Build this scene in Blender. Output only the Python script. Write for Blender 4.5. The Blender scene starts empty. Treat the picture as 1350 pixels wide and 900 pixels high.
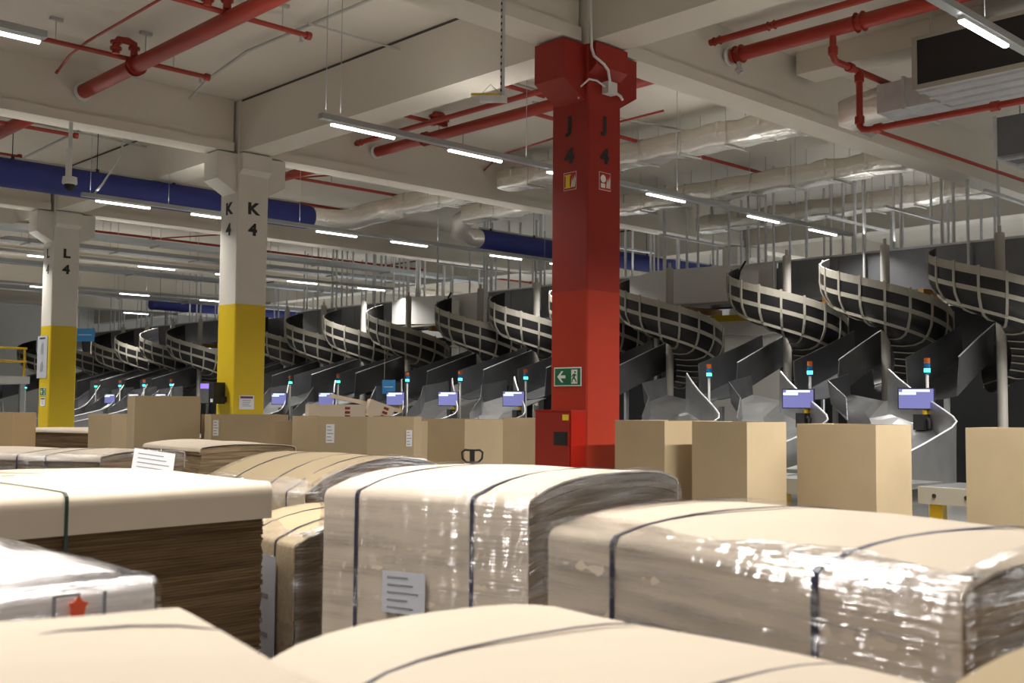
import bpy, math, random
from mathutils import Vector, Matrix
random.seed(7)
SC = bpy.context.scene
COL = SC.collection
R = math.radians
ORD = ['first','second','third','fourth','fifth','sixth','seventh','eighth','ninth','tenth','eleventh','twelfth','thirteenth','fourteenth']

# ------------------------------------------------------------------ helpers
def tag(o, label=None, cat=None, group=None, kind=None):
    if label: o['label'] = label
    if cat: o['category'] = cat
    if group: o['group'] = group
    if kind: o['kind'] = kind
    return o

def thing(name, loc, label, cat, group=None):
    o = bpy.data.objects.new(name, None)
    o.location = loc; o.empty_display_size = .1
    COL.objects.link(o)
    return tag(o, label, cat, group)

def kids(o): return list(o.children)

def copy_tree(o, loc=None, label=None, parent=None):
    c = o.copy(); COL.objects.link(c)
    if parent: c.parent = parent
    if loc is not None: c.location = loc
    if label: c['label'] = label
    for ch in kids(o): copy_tree(ch, parent=c)
    return c

def wloc(o):
    v = Vector((0,0,0))
    while o is not None:
        v += o.location; o = o.parent
    return v

class MB:
    def __init__(s): s.v = []; s.f = []; s.sm = []
    def add(s, vs, fs, smooth=False):
        b = len(s.v); s.v.extend(Vector(p) for p in vs)
        s.f.extend([tuple(b+i for i in f) for f in fs]); s.sm.extend([smooth]*len(fs)); return s
    def box(s, lo, hi, m=None):
        x0,y0,z0 = lo; x1,y1,z1 = hi
        vs = [(x0,y0,z0),(x1,y0,z0),(x1,y1,z0),(x0,y1,z0),(x0,y0,z1),(x1,y0,z1),(x1,y1,z1),(x0,y1,z1)]
        if m: vs = [m @ Vector(p) for p in vs]
        return s.add(vs, [(3,2,1,0),(4,5,6,7),(0,1,5,4),(1,2,6,5),(2,3,7,6),(3,0,4,7)])
    def cbox(s, c, size, rz=0.0, rx=0.0, ry=0.0):
        m = Matrix.Translation(c) @ Matrix.Rotation(rz,4,'Z') @ Matrix.Rotation(ry,4,'Y') @ Matrix.Rotation(rx,4,'X')
        a,b,c2 = [q/2 for q in size]
        return s.box((-a,-b,-c2),(a,b,c2),m)
    def prism(s, poly, h, m):          # poly in local xy, thickness h in local z, placed by m
        n = len(poly)
        vs = [m @ Vector((p[0],p[1],0)) for p in poly] + [m @ Vector((p[0],p[1],h)) for p in poly]
        fs = [tuple(range(n-1,-1,-1)), tuple(range(n,2*n))] + [(i,(i+1)%n,n+(i+1)%n,n+i) for i in range(n)]
        return s.add(vs, fs)
    def tube(s, pts, r, n=10, caps=True):
        pts = [Vector(p) for p in pts]; rings = []
        t0 = (pts[1]-pts[0]).normalized()
        up = Vector((0,0,1)) if abs(t0.z) < .9 else Vector((1,0,0))
        a = t0.cross(up).normalized()
        k = len(pts)
        for i,p in enumerate(pts):
            if i == 0: t = pts[1]-pts[0]
            elif i == k-1: t = pts[-1]-pts[-2]
            else: t = (pts[i+1]-p).normalized()+(p-pts[i-1]).normalized()
            t.normalize()
            a = (a - t*a.dot(t))
            a = a.normalized() if a.length > 1e-6 else t.orthogonal().normalized()
            b = t.cross(a)
            rr = r[i] if isinstance(r,(list,tuple)) else r
            rings.append([p + a*(rr*math.cos(2*math.pi*j/n)) + b*(rr*math.sin(2*math.pi*j/n)) for j in range(n)])
        vs = [q for g in rings for q in g]
        fs = [(i*n+j, i*n+(j+1)%n, (i+1)*n+(j+1)%n, (i+1)*n+j) for i in range(k-1) for j in range(n)]
        s.add(vs, fs, True)
        if caps:
            s.add(rings[0], [tuple(range(n-1,-1,-1))]); s.add(rings[-1], [tuple(range(n))])
        return s
    def ribbon(s, pts, wdir, w, t, nrm=None):      # flat band along pts; wdir width direction; thickness t
        pts = [Vector(p) for p in pts]; k = len(pts); vs = []
        for i,p in enumerate(pts):
            d = (pts[min(i+1,k-1)]-pts[max(i-1,0)]).normalized()
            wd = wdir(i) if callable(wdir) else Vector(wdir)
            nn = d.cross(wd).normalized()
            for (a,b) in ((-w/2,-t/2),(w/2,-t/2),(w/2,t/2),(-w/2,t/2)):
                vs.append(p + wd*a + nn*b)
        fs = [(i*4+j, i*4+(j+1)%4, (i+1)*4+(j+1)%4, (i+1)*4+j) for i in range(k-1) for j in range(4)]
        fs += [(3,2,1,0), tuple((k-1)*4+j for j in range(4))]
        return s.add(vs, fs)
    def grid(s, rows, smooth=True, close=False):
        n = len(rows[0]); k = len(rows)
        vs = [p for r_ in rows for p in r_]
        m = n if close else n-1
        return s.add(vs, [(i*n+j, i*n+(j+1)%n, (i+1)*n+(j+1)%n, (i+1)*n+j) for i in range(k-1) for j in range(m)], smooth)
    def sheet(s, rows, t, smooth=True):            # a grid with thickness t
        k = len(rows); n = len(rows[0])
        P = [[Vector(p) for p in r_] for r_ in rows]; Q = []
        for i in range(k):
            q = []
            for j in range(n):
                du = P[min(i+1,k-1)][j]-P[max(i-1,0)][j]; dv = P[i][min(j+1,n-1)]-P[i][max(j-1,0)]
                nn = du.cross(dv)
                nn = nn.normalized() if nn.length > 1e-9 else Vector((0,0,1))
                q.append(P[i][j]-nn*t)
            Q.append(q)
        s.grid(P, smooth); b = len(s.v)
        s.grid([list(reversed(q)) for q in Q], smooth)
        ring = [(i,0) for i in range(k)] + [(k-1,j) for j in range(1,n)] + [(i,n-1) for i in range(k-2,-1,-1)] + [(0,j) for j in range(n-2,0,-1)]
        vs = [P[i][j] for i,j in ring]+[Q[i][j] for i,j in ring]; m = len(ring)
        return s.add(vs, [(i,m+i,m+(i+1)%m,(i+1)%m) for i in range(m)])
    def build(s, name, mat, parent=None, world=True):
        me = bpy.data.meshes.new(name)
        off = wloc(parent) if (parent is not None and world) else Vector((0,0,0))
        me.from_pydata([tuple(p-off) for p in s.v], [], s.f)
        me.polygons.foreach_set('use_smooth', s.sm)
        me.materials.append(mat); me.update()
        o = bpy.data.objects.new(name, me); COL.objects.link(o)
        if parent is not None: o.parent = parent
        return o

def struct(name, mb, mat):
    return tag(mb.build(name, mat), kind='structure')

def frame(o, ux, uy):        # matrix with local x=ux, y=uy
    ux = Vector(ux).normalized(); uy = Vector(uy).normalized(); uz = ux.cross(uy)
    m = Matrix((ux,uy,uz)).transposed().to_4x4(); m.translation = Vector(o)
    return m

def text(name, body, size, m, mat, parent, bold=.0, th=.002, sx=1.0):
    cu = bpy.data.curves.new(name,'FONT'); cu.body = body; cu.size = size; cu.align_x = 'CENTER'; cu.align_y = 'CENTER'
    cu.extrude = th; cu.offset = bold
    o = bpy.data.objects.new(name+'_curve', cu); COL.objects.link(o)
    dg = bpy.context.evaluated_depsgraph_get()
    me = bpy.data.meshes.new_from_object(o.evaluated_get(dg))
    bpy.data.objects.remove(o); bpy.data.curves.remove(cu)
    off = wloc(parent) if parent else Vector((0,0,0))
    mm = m @ Matrix.Diagonal((sx,1,1,1))
    for v in me.vertices: v.co = (mm @ v.co) - off
    me.materials.clear(); me.materials.append(mat)
    r = bpy.data.objects.new(name, me); COL.objects.link(r)
    if parent: r.parent = parent
    return r

# ------------------------------------------------------------------ materials
def mat(name, col, rough=.5, metal=0.0, spec=.5, var=0.0, vscale=3.0, bump=0.0, bscale=40.0, coat=0.0, emis=None, estr=0.0, stretch=None):
    m = bpy.data.materials.new(name); m.use_nodes = True
    nt = m.node_tree; b = nt.nodes['Principled BSDF']
    b.inputs['Base Color'].default_value = (*col,1); b.inputs['Roughness'].default_value = rough
    b.inputs['Metallic'].default_value = metal; b.inputs['Specular IOR Level'].default_value = spec
    b.inputs['Coat Weight'].default_value = coat
    if emis: b.inputs['Emission Color'].default_value = (*emis,1); b.inputs['Emission Strength'].default_value = estr
    if var or bump:
        tc = nt.nodes.new('ShaderNodeTexCoord'); mp = nt.nodes.new('ShaderNodeMapping')
        if stretch: mp.inputs['Scale'].default_value = stretch
        nt.links.new(tc.outputs['Object'], mp.inputs['Vector'])
    if var:
        n = nt.nodes.new('ShaderNodeTexNoise'); n.inputs['Scale'].default_value = vscale; n.inputs['Detail'].default_value = 4
        nt.links.new(mp.outputs[0], n.inputs['Vector'])
        r = nt.nodes.new('ShaderNodeMapRange'); r.inputs['From Min'].default_value = .3; r.inputs['From Max'].default_value = .7
        r.inputs['To Min'].default_value = 1-var; r.inputs['To Max'].default_value = 1+var
        nt.links.new(n.outputs[0], r.inputs[0])
        h = nt.nodes.new('ShaderNodeHueSaturation'); h.inputs['Color'].default_value = (*col,1)
        nt.links.new(r.outputs[0], h.inputs['Value']); nt.links.new(h.outputs[0], b.inputs['Base Color'])
    if bump:
        n2 = nt.nodes.new('ShaderNodeTexNoise'); n2.inputs['Scale'].default_value = bscale; n2.inputs['Detail'].default_value = 3
        nt.links.new(mp.outputs[0], n2.inputs['Vector'])
        bp = nt.nodes.new('ShaderNodeBump'); bp.inputs['Strength'].default_value = bump; bp.inputs['Distance'].default_value = .02
        nt.links.new(n2.outputs[0], bp.inputs['Height']); nt.links.new(bp.outputs[0], b.inputs['Normal'])
    return m

def corrugated(name, c1, c2, period=.012):
    m = bpy.data.materials.new(name); m.use_nodes = True
    nt = m.node_tree; b = nt.nodes['Principled BSDF']; b.inputs['Roughness'].default_value = .85; b.inputs['Specular IOR Level'].default_value = .2
    tc = nt.nodes.new('ShaderNodeTexCoord'); mp = nt.nodes.new('ShaderNodeMapping'); mp.inputs['Scale'].default_value = (2.0,2.0,1/period*.5)
    nt.links.new(tc.outputs['Object'], mp.inputs['Vector'])
    n = nt.nodes.new('ShaderNodeTexNoise'); n.inputs['Scale'].default_value = 1.0; n.inputs['Detail'].default_value = 3; n.inputs['Roughness'].default_value = .65
    nt.links.new(mp.outputs[0], n.inputs['Vector'])
    cr = nt.nodes.new('ShaderNodeValToRGB'); cr.color_ramp.elements[0].position = .32; cr.color_ramp.elements[1].position = .68
    cr.color_ramp.elements[0].color = (*c1,1); cr.color_ramp.elements[1].color = (*c2,1)
    nt.links.new(n.outputs[0], cr.inputs[0]); nt.links.new(cr.outputs[0], b.inputs['Base Color'])
    return m

def film_mat(name, amount=.25, seed=0.0):
    m = bpy.data.materials.new(name); m.use_nodes = True
    nt = m.node_tree; nt.nodes.clear()
    out = nt.nodes.new('ShaderNodeOutputMaterial')
    tr = nt.nodes.new('ShaderNodeBsdfTransparent'); tr.inputs[0].default_value = (.97,.97,.98,1)
    gl = nt.nodes.new('ShaderNodeBsdfGlossy'); gl.inputs['Color'].default_value = (.88,.88,.90,1); gl.inputs['Roughness'].default_value = .11
    tc = nt.nodes.new('ShaderNodeTexCoord'); mp = nt.nodes.new('ShaderNodeMapping'); mp.inputs['Scale'].default_value = (1.4,1.4,26); mp.inputs['Location'].default_value = (seed,seed*.7,seed)
    mp.inputs['Rotation'].default_value = (.04,.05,0)
    nt.links.new(tc.outputs['Object'], mp.inputs[0])
    n = nt.nodes.new('ShaderNodeTexNoise'); n.inputs['Scale'].default_value = 1.3; n.inputs['Detail'].default_value = 6; n.inputs['Roughness'].default_value = .6
    nt.links.new(mp.outputs[0], n.inputs[0])
    cr = nt.nodes.new('ShaderNodeMapRange'); cr.inputs['From Min'].default_value = .42; cr.inputs['From Max'].default_value = .78; cr.inputs['To Min'].default_value = .10; cr.inputs['To Max'].default_value = amount*3.0
    nt.links.new(n.outputs[0], cr.inputs[0])
    mp2 = nt.nodes.new('ShaderNodeMapping'); mp2.inputs['Scale'].default_value = (2.2,2.2,60)
    nt.links.new(tc.outputs['Object'], mp2.inputs[0])
    n2 = nt.nodes.new('ShaderNodeTexNoise'); n2.inputs['Scale'].default_value = 1.6; n2.inputs['Detail'].default_value = 4
    nt.links.new(mp2.outputs[0], n2.inputs[0])
    bp = nt.nodes.new('ShaderNodeBump'); bp.inputs['Strength'].default_value = .55; bp.inputs['Distance'].default_value = .03
    nt.links.new(n2.outputs[0], bp.inputs['Height']); nt.links.new(bp.outputs[0], gl.inputs['Normal'])
    mx = nt.nodes.new('ShaderNodeMixShader')
    nt.links.new(cr.outputs[0], mx.inputs[0]); nt.links.new(tr.outputs[0], mx.inputs[1]); nt.links.new(gl.outputs[0], mx.inputs[2])
    nt.links.new(mx.outputs[0], out.inputs[0])
    return m

M = {}
M['kraft'] = mat('kraft_board', (.655,.56,.445), .75, spec=.25, var=.03, vscale=2.5)
M['kraft_tan'] = mat('kraft_board_tan', (.46,.36,.225), .75, spec=.25, var=.04, vscale=2.0)
M['kraft_warm'] = mat('kraft_board_warm', (.44,.31,.165), .8, spec=.2, var=.05)
M['edge'] = corrugated('corrugated_edges', (.16,.105,.055), (.42,.31,.19))
M['edge_dark'] = corrugated('corrugated_edges_dark', (.10,.062,.03), (.22,.145,.075))
M['edge_mid'] = corrugated('corrugated_edges_mid', (.13,.085,.045), (.30,.215,.125))
M['strap'] = mat('strap_band', (.035,.035,.075), .35)
M['strap_green'] = mat('strap_band_green', (.03,.06,.045), .35)
M['film'] = film_mat('stretch_film', .30)
M['film_light'] = film_mat('stretch_film_thin', .16, 3.0)
M['film_heavy'] = film_mat('stretch_film_heavy', .5, 5.0)
M['paper'] = mat('white_paper', (.80,.80,.82), .6)
M['paper_grey'] = mat('document_pouch', (.52,.53,.58), .35)
M['ink'] = mat('black_ink', (.02,.02,.02), .6)
M['ink_grey'] = mat('grey_print', (.25,.25,.28), .6)
M['ink_red'] = mat('red_print', (.75,.10,.04), .6)
M['ink_dark_red'] = mat('dark_red_print', (.22,.03,.03), .6)
M['ink_orange'] = mat('orange_print', (.80,.25,.12), .7)
M['white_wrap'] = mat('white_wrapped_board', (.74,.70,.67), .35, spec=.5, var=.03)
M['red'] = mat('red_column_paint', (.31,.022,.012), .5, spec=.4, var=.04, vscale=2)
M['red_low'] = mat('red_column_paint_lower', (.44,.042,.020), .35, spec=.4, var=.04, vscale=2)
M['red_pipe'] = mat('red_pipe_paint', (.30,.026,.012), .45)
M['red_cab'] = mat('red_cabinet_paint', (.42,.012,.005), .3, spec=.5)
M['white_col'] = mat('white_column_paint', (.68,.645,.58), .6, var=.02)
M['yellow'] = mat('yellow_column_paint', (.70,.50,.016), .4, var=.02)
M['yellow_part'] = mat('yellow_machine_paint', (.75,.50,.01), .4)
M['concrete'] = mat('painted_ceiling_concrete', (.62,.575,.505), .8, spec=.2, var=.03, vscale=.7)
M['beam'] = mat('painted_beam_concrete', (.66,.615,.535), .75, spec=.25, var=.02, vscale=.8)
M['gap'] = mat('dark_joint_filler', (.09,.08,.07), .9)
M['floor'] = mat('grey_floor_concrete', (.20,.195,.185), .35, var=.06, vscale=.8)
M['wall'] = mat('cream_wall_paint', (.78,.77,.74), .7, var=.02)
M['blue'] = mat('blue_duct_fabric', (.018,.026,.17), .7, var=.08, vscale=2)
M['foil'] = mat('silver_duct_foil', (.86,.83,.77), .25, metal=.55, bump=1.0, bscale=7)
M['jacket'] = mat('cream_insulation_jacket', (.60,.56,.48), .5, metal=.2, bump=.6, bscale=6)
M['galv'] = mat('galvanised_steel', (.62,.63,.64), .38, metal=.5, var=.08, vscale=6)
M['chute_metal'] = mat('dull_chute_steel', (.21,.213,.225), .3, metal=.8, var=.15, vscale=2)
M['chute_pale'] = mat('bright_chute_steel', (.36,.36,.36), .3, metal=.85, var=.10, vscale=3)
M['grey_panel'] = mat('grey_side_panel', (.20,.205,.22), .38, metal=.6, var=.1, vscale=1.5)
M['white_panel'] = mat('white_side_panel', (.72,.72,.70), .45)
M['black'] = mat('black_chute_plastic', (.012,.012,.013), .35)
M['rail'] = mat('pale_grey_rail', (.33,.31,.26), .45)
M['post'] = mat('pale_grey_post', (.42,.40,.36), .5)
M['dark'] = mat('dark_enclosure', (.035,.036,.040), .5)
M['black_matte'] = mat('matte_black', (.012,.012,.012), .6)
M['conduit'] = mat('grey_conduit', (.42,.41,.38), .5)
M['white_plastic'] = mat('white_plastic', (.72,.72,.70), .4)
M['tray'] = mat('cable_tray_steel', (.40,.42,.43), .5, metal=.5)
M['green_sign'] = mat('green_sign_face', (.012,.15,.06), .4)
M['sign_white'] = mat('sign_white', (.82,.85,.80), .4)
M['purple'] = mat('purple_header', (.12,.04,.16), .5)
M['sticker'] = mat('yellow_sticker', (.85,.62,.03), .5)
M['lamp'] = mat('lamp_diffuser', (.9,.9,.9), .4, emis=(1,.98,.95), estr=9.0)
M['screen'] = mat('monitor_screen', (.10,.10,.22), .25, emis=(.20,.21,.52), estr=.75)
M['screen_bar'] = mat('monitor_bright_bar', (.5,.5,.5), .3, emis=(.75,.9,.95), estr=1.0)
M['display'] = mat('led_display_glow', (.1,.05,.4), .3, emis=(.25,.16,1.0), estr=1.6)
M['beacon_green'] = mat('beacon_green_glow', (.05,.5,.3), .3, emis=(.10,1.0,.62), estr=2.5)
M['beacon_blue'] = mat('beacon_blue_lens', (.01,.10,.28), .25)
M['beacon_orange'] = mat('beacon_orange_lens', (.40,.09,.01), .3)
M['blue_sign'] = mat('blue_sign_face', (.05,.27,.62), .4)
M['orange_steel'] = mat('ochre_steel', (.45,.22,.03), .5)
M['ac_mesh'] = mat('dark_coil_mesh', (.012,.010,.009), .6)

# ------------------------------------------------------------------ room shell
CZ = 7.15; BZ = 6.20
struct('floor', MB().box((-8,-8,-.2),(36,64,0)), M['floor'])
struct('ceiling', MB().box((-8,-8,CZ),(36,64,CZ+.2)), M['concrete'])
struct('wall_back', MB().box((35.0,-8,0),(35.3,64,CZ)), M['wall'])
struct('wall_left', MB().box((-8,62,0),(35,62.3,CZ)), M['wall'])
COLX, W = 9.917, .62
ROWS = [9.05,17.52,26.0,34.5,43.0,51.5]
# main beams along the column rows (deep, plain) and inverted-T beams across
nb = 0
for X0 in (COLX, 25.8):
    ys = [-8+W*0] + [y for y in ROWS] + [62]
    prev = -8
    for y in ROWS + [62-W]:
        a = prev; b = y-.012
        struct('ceiling_beam', MB().box((X0+.01,a,BZ),(X0+W-.01,b,CZ-.05)), M['beam'])
        struct('ceiling_joint', MB().box((X0+.03,a,CZ-.05),(X0+W-.03,b,CZ)), M['gap'])
        prev = y+W+.012
for y in ROWS:
    yc = y+W/2
    for (a,b) in ((-8,COLX-.06),(COLX+W+.06,25.75),(25.8+W+.03,35)):
        mb = MB().box((a,yc-.25,BZ+.0),(b,yc+.25,BZ+.17)).box((a,yc-.2,BZ+.17),(b,yc+.2,CZ-.001))
        struct('ceiling_beam', mb, M['beam'])

# ------------------------------------------------------------------ columns
def column(x0, y0, letter, kind, zsplit, label):
    t = thing('column', (x0+W/2,y0+W/2,0), label, 'column', 'numbered columns of the hall' if letter else None)
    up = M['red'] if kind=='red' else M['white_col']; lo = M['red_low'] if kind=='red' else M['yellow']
    def chamf(z0,z1,mb):
        c=.018; x1,y1=x0+W,y0+W
        poly=[(x0+c,y0),(x1-c,y0),(x1,y0+c),(x1,y1-c),(x1-c,y1),(x0+c,y1),(x0,y1-c),(x0,y0+c)]
        return mb.prism(poly,z1-z0,Matrix.Translation((0,0,z0)))
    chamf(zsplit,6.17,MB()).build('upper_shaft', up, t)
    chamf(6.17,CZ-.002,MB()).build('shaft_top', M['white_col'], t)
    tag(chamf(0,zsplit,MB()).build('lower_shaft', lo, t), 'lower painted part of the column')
    # corbels on four sides: block with a sloped underside
    def corbel(ox,oy,dx,dy,pr,wd,z0,z1):
        px_,py_ = -dy,dx
        prof=[(0,z0),(pr,z1),(pr,6.17),(0,6.17)]
        vs=[]
        for sgn in (-1,1):
            for (q,z) in prof: vs.append((ox+dx*q+px_*wd/2*sgn, oy+dy*q+py_*wd/2*sgn, z))
        return MB().add(vs,[(0,1,2,3),(7,6,5,4),(0,4,5,1),(1,5,6,2),(2,6,7,3),(3,7,4,0)])
    cx,cy=x0+W/2,y0+W/2
    for (ox,oy,dx,dy) in ((x0,cy,-1,0),(x0+W,cy,1,0)): corbel(ox,oy,dx,dy,.38,.5,5.46,5.68).build('corbel', up, t)
    for (ox,oy,dx,dy) in ((cx,y0,0,-1),(cx,y0+W,0,1)): corbel(ox,oy,dx,dy,.12,.6,5.80,5.88).build('front_corbel', up, t)
    if letter:
        mL = lambda z: frame((x0-.004,cy,z),(0,-1,0),(0,0,1))
        mR = lambda z: frame((cx,y0-.004,z),(1,0,0),(0,0,1))
        zl = (5.20,4.79) if letter=='J' else (5.19,4.81)
        sz = .255 if letter=='J' else .29
        for mm in (mL,mR):
            text('letter_marking', letter, sz, mm(zl[0]), M['ink'], t, bold=.012, sx=1.2)
            text('number_marking', '4', sz, mm(zl[1]), M['ink'], t, bold=.012, sx=1.15)
    return t
colJ = column(COLX,9.05,'J','red',3.10,'red painted concrete column marked J 4 with fire signs')
colK = column(COLX,17.52,'K','white',3.46,'white and yellow concrete column marked K 4, left of the red column')
colL = column(COLX,26.0,'L','white',3.48,'white and yellow concrete column marked L 4, farthest left')
tag(column(25.8,17.52,'','white',3.46,'far white column standing behind the spiral chutes'))

# ------------------------------------------------------------------ signs on the columns
def running_man(mb, m, s):
    # a walking figure from simple limbs, in a 1 x 1 frame
    def limb(a,b,w):
        a=Vector((a[0],a[1],0)); b=Vector((b[0],b[1],0)); d=(b-a).normalized(); n=Vector((-d.y,d.x,0))*w/2
        mb.prism([((a+n)*s)[:2],((a-n)*s)[:2],((b-n)*s)[:2],((b+n)*s)[:2]],.003,m)
    limb((.05,.20),(-.05,-.12),.16); limb((-.05,-.10),(-.2,-.2),.1); limb((-.2,-.2),(-.22,-.42),.09)
    limb((-.03,-.10),(.14,-.24),.1); limb((.14,-.24),(.22,-.42),.09)
    limb((.04,.2),(-.16,.10),.08); limb((-.16,.1),(-.24,-.02),.07); limb((.06,.18),(.22,.08),.08)
    mb.prism([(s*(.09+.075*math.cos(a*.7854)),s*(.34+.075*math.sin(a*.7854))) for a in range(8)],.003,m)

def exit_sign(o, ux, w, h, label, arrow=True):
    m = frame(o,ux,(0,0,1))
    t = thing('exit_sign', o, label, 'sign')
    T = lambda z: m @ Matrix.Translation((0,0,z))
    MB().prism([(-w/2,-h/2),(w/2,-h/2),(w/2,h/2),(-w/2,h/2)],.008,T(0)).build('backing_plate', M['sign_white'], t)
    e=h*.06
    MB().prism([(-w/2+e,-h/2+e),(w/2-e,-h/2+e),(w/2-e,h/2-e),(-w/2+e,h/2-e)],.003,T(.008)).build('green_face', M['green_sign'], t)
    a=w*.30; c=-w*.22; s=h*.3
    mb=MB()
    mb.prism([(c-a/2,0),(c-a/2+s,s),(c-a/2+s+s*.45,s),(c-a/2+s*.75,s*.26),(c+a/2,s*.26),(c+a/2,-s*.26),(c-a/2+s*.75,-s*.26),(c-a/2+s*1.45,-s),(c-a/2+s,-s)],.003,T(.011))
    mb.build('white_arrow', M['sign_white'], t)
    dc=w*.26; dw=w*.22; dh=h*.74
    MB().prism([(dc-dw/2,-dh/2),(dc+dw/2,-dh/2),(dc+dw/2,dh/2),(dc-dw/2,dh/2)],.003,T(.011)).build('white_door', M['sign_white'], t)
    mb=MB(); running_man(mb, T(.014)@Matrix.Translation((dc,0,0)), dh*.95); mb.build('running_figure', M['green_sign'], t)
    return t
exit_sign((COLX-.003,9.366,2.035),(0,-1,0),.46,.235,'green emergency exit sign with left arrow on the red column')
exit_sign((COLX-.003,26.33,1.93),(0,-1,0),.34,.2,'small green exit sign low on the farthest left yellow column')

def fire_sign(o, ux, label, reel):
    m = frame(o,ux,(0,0,1)); t = thing('fire_sign', o, label, 'sign'); T=lambda z: m@Matrix.Translation((0,0,z))
    w,h=.215,.225
    MB().prism([(-w/2,-h/2),(w/2,-h/2),(w/2,h/2),(-w/2,h/2)],.004,T(0)).build('sign_border', M['sign_white'], t)
    MB().prism([(-w/2+.006,-h/2+.006),(w/2-.006,-h/2+.006),(w/2-.006,h/2-.006),(-w/2+.006,h/2-.006)],.002,T(.004)).build('sign_face', M['red_cab'], t)
    mb=MB()
    if reel:
        mb.prism([(-.07,-.075),(.0,-.075),(.0,.075),(-.07,.075)],.002,T(.006)); mb.prism([(-.085,-.085),(.015,-.085),(.015,-.07),(-.085,-.07)],.002,T(.007)); mb.prism([(-.085,.07),(.015,.07),(.015,.085),(-.085,.085)],.002,T(.007))
    else:
        mb.prism([(-.035+.05*math.cos(a*.5236),.03+.05*math.sin(a*.5236)) for a in range(12)],.002,T(.006)); mb.prism([(-.08,-.085),(.0,-.085),(.0,-.03),(-.08,-.03)],.002,T(.007))
    mb.build('hose_symbol', M['sign_white'] if not reel else M['sticker'], t)
    mb=MB()
    for k in range(3):
        x=.03+.024*k; mb.prism([(x-.008,-.08),(x+.010,-.08),(x+.018,-.02+.02*k),(x+.004,.03+.02*k),(x,-.02)],.002,T(.006))
    mb.build('flame_symbol', M['sign_white'], t)
fire_sign((COLX-.003,9.345,4.48),(0,-1,0),'hose reel fire sign on the left face of the red column',True)
fire_sign((COLX+.31,9.047,4.48),(1,0,0),'hydrant fire sign on the right face of the red column',False)

# hose cabinet beside the red column
t = thing('hose_cabinet', (COLX-.14,9.36,0), 'red fire hose cabinet standing against the red column', 'cabinet')
MB().box((COLX-.265,9.06,0),(COLX-.012,9.67,1.61)).build('body', M['red_cab'], t)
d = MB().box((COLX-.28,9.08,.12),(COLX-.265,9.65,1.585)).build('door', M['red'], t)
MB().box((COLX-.287,9.11,1.20),(COLX-.28,9.33,1.36)).box((COLX-.293,9.13,1.22),(COLX-.287,9.17,1.34)).build('window_latch', M['black_matte'], d)
MB().box((COLX-.284,9.09,1.50),(COLX-.28,9.19,1.57)).build('yellow_sticker', M['sticker'], d)
MB().box((COLX-.275,9.06,1.61),(COLX-.012,9.67,1.625)).build('top_lip', M['red'], t)

# notices
def notice(o, ux, w, h, label, header, parts=()):
    m = frame(o,ux,(0,0,1)); t = thing('notice_sign', o, label, 'sign'); T=lambda z: m@Matrix.Translation((0,0,z))
    q=lambda x0,y0,x1,y1: [(x0*w,y0*h),(x1*w,y0*h),(x1*w,y1*h),(x0*w,y1*h)]
    MB().prism(q(-.5,-.5,.5,.5),.006,T(0)).build('sheet', M['paper'], t)
    if header: MB().prism(q(-.42,.28,.42,.44),.002,T(.006)).build('header_bar', header, t)
    mb=MB()
    for k in range(4): mb.prism(q(-.3+.03*(k%2),.12-.13*k,.3-.06*(k%3),.16-.13*k),.0015,T(.006))
    mb.build('text_lines', M['ink_grey'], t)
    return t
notice((COLX+.26,17.517,1.70),(1,0,0),.30,.25,'white notice with purple header on the K 4 column',M['purple'])
tp = thing('wall_poster',(COLX-.01,26.35,2.75),'tall white poster on the upper yellow part of the L 4 column','poster')
m = frame((COLX-.004,26.42,2.75),(0,-1,0),(0,0,1))
MB().prism([(-.32,-.5),(.28,-.5),(.28,.5),(-.32,.5)],.012,m).build('sheet', M['paper_grey'], tp)
mb=MB(); mt=m@Matrix.Translation((0,0,.012))
mb.prism([(-.1,.06),(.05,.06),(.08,.2),(.03,.34),(-.08,.3),(-.12,.18)],.002,mt); mb.prism([(-.12,-.36),(.06,-.34),(.09,-.2),(.0,-.1),(-.1,-.15)],.002,mt)
mb.build('grey_pictures', M['tray'], tp)
MB().prism([(-.2,.42),(.14,.42),(.14,.46),(-.2,.46)],.002,mt).build('heading_bar',M['ink'],tp)
notice((COLX-.004,26.33,1.69),(0,-1,0),.28,.2,'small notice below the exit sign on the L 4 column',M['purple'])

# LED display at the K column
t = thing('led_display',(9.55,18.0,1.85),'black boxed display with purple glowing text on the K 4 column','display')
mt = frame((9.62,17.86,1.86),(.30,-.954,0),(0,0,1))
MB().box((-.16,-.19,-.24),(.16,.19,.04),mt).build('housing', M['black_matte'], t)
mb=MB().prism([(-.155,-.18),(.05,-.18),(.05,.18),(-.155,.18)],.01,mt@Matrix.Translation((0,0,.04))); mb.build('panel', M['chute_pale'], t)
mb=MB().prism([(-.15,.08),(.045,.08),(.045,.165),(-.15,.165)],.004,mt@Matrix.Translation((0,0,.05))); mb.build('glowing_strip', M['display'], t)
MB().prism([(.08,-.16),(.14,-.16),(.14,-.10),(.08,-.10)],.003,mt@Matrix.Translation((0,0,.041))).build('white_tag', M['paper'], t)
MB().box((9.70,17.75,1.70),(COLX-.002,17.85,1.80)).build('bracket', M['black_matte'], t)

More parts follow.
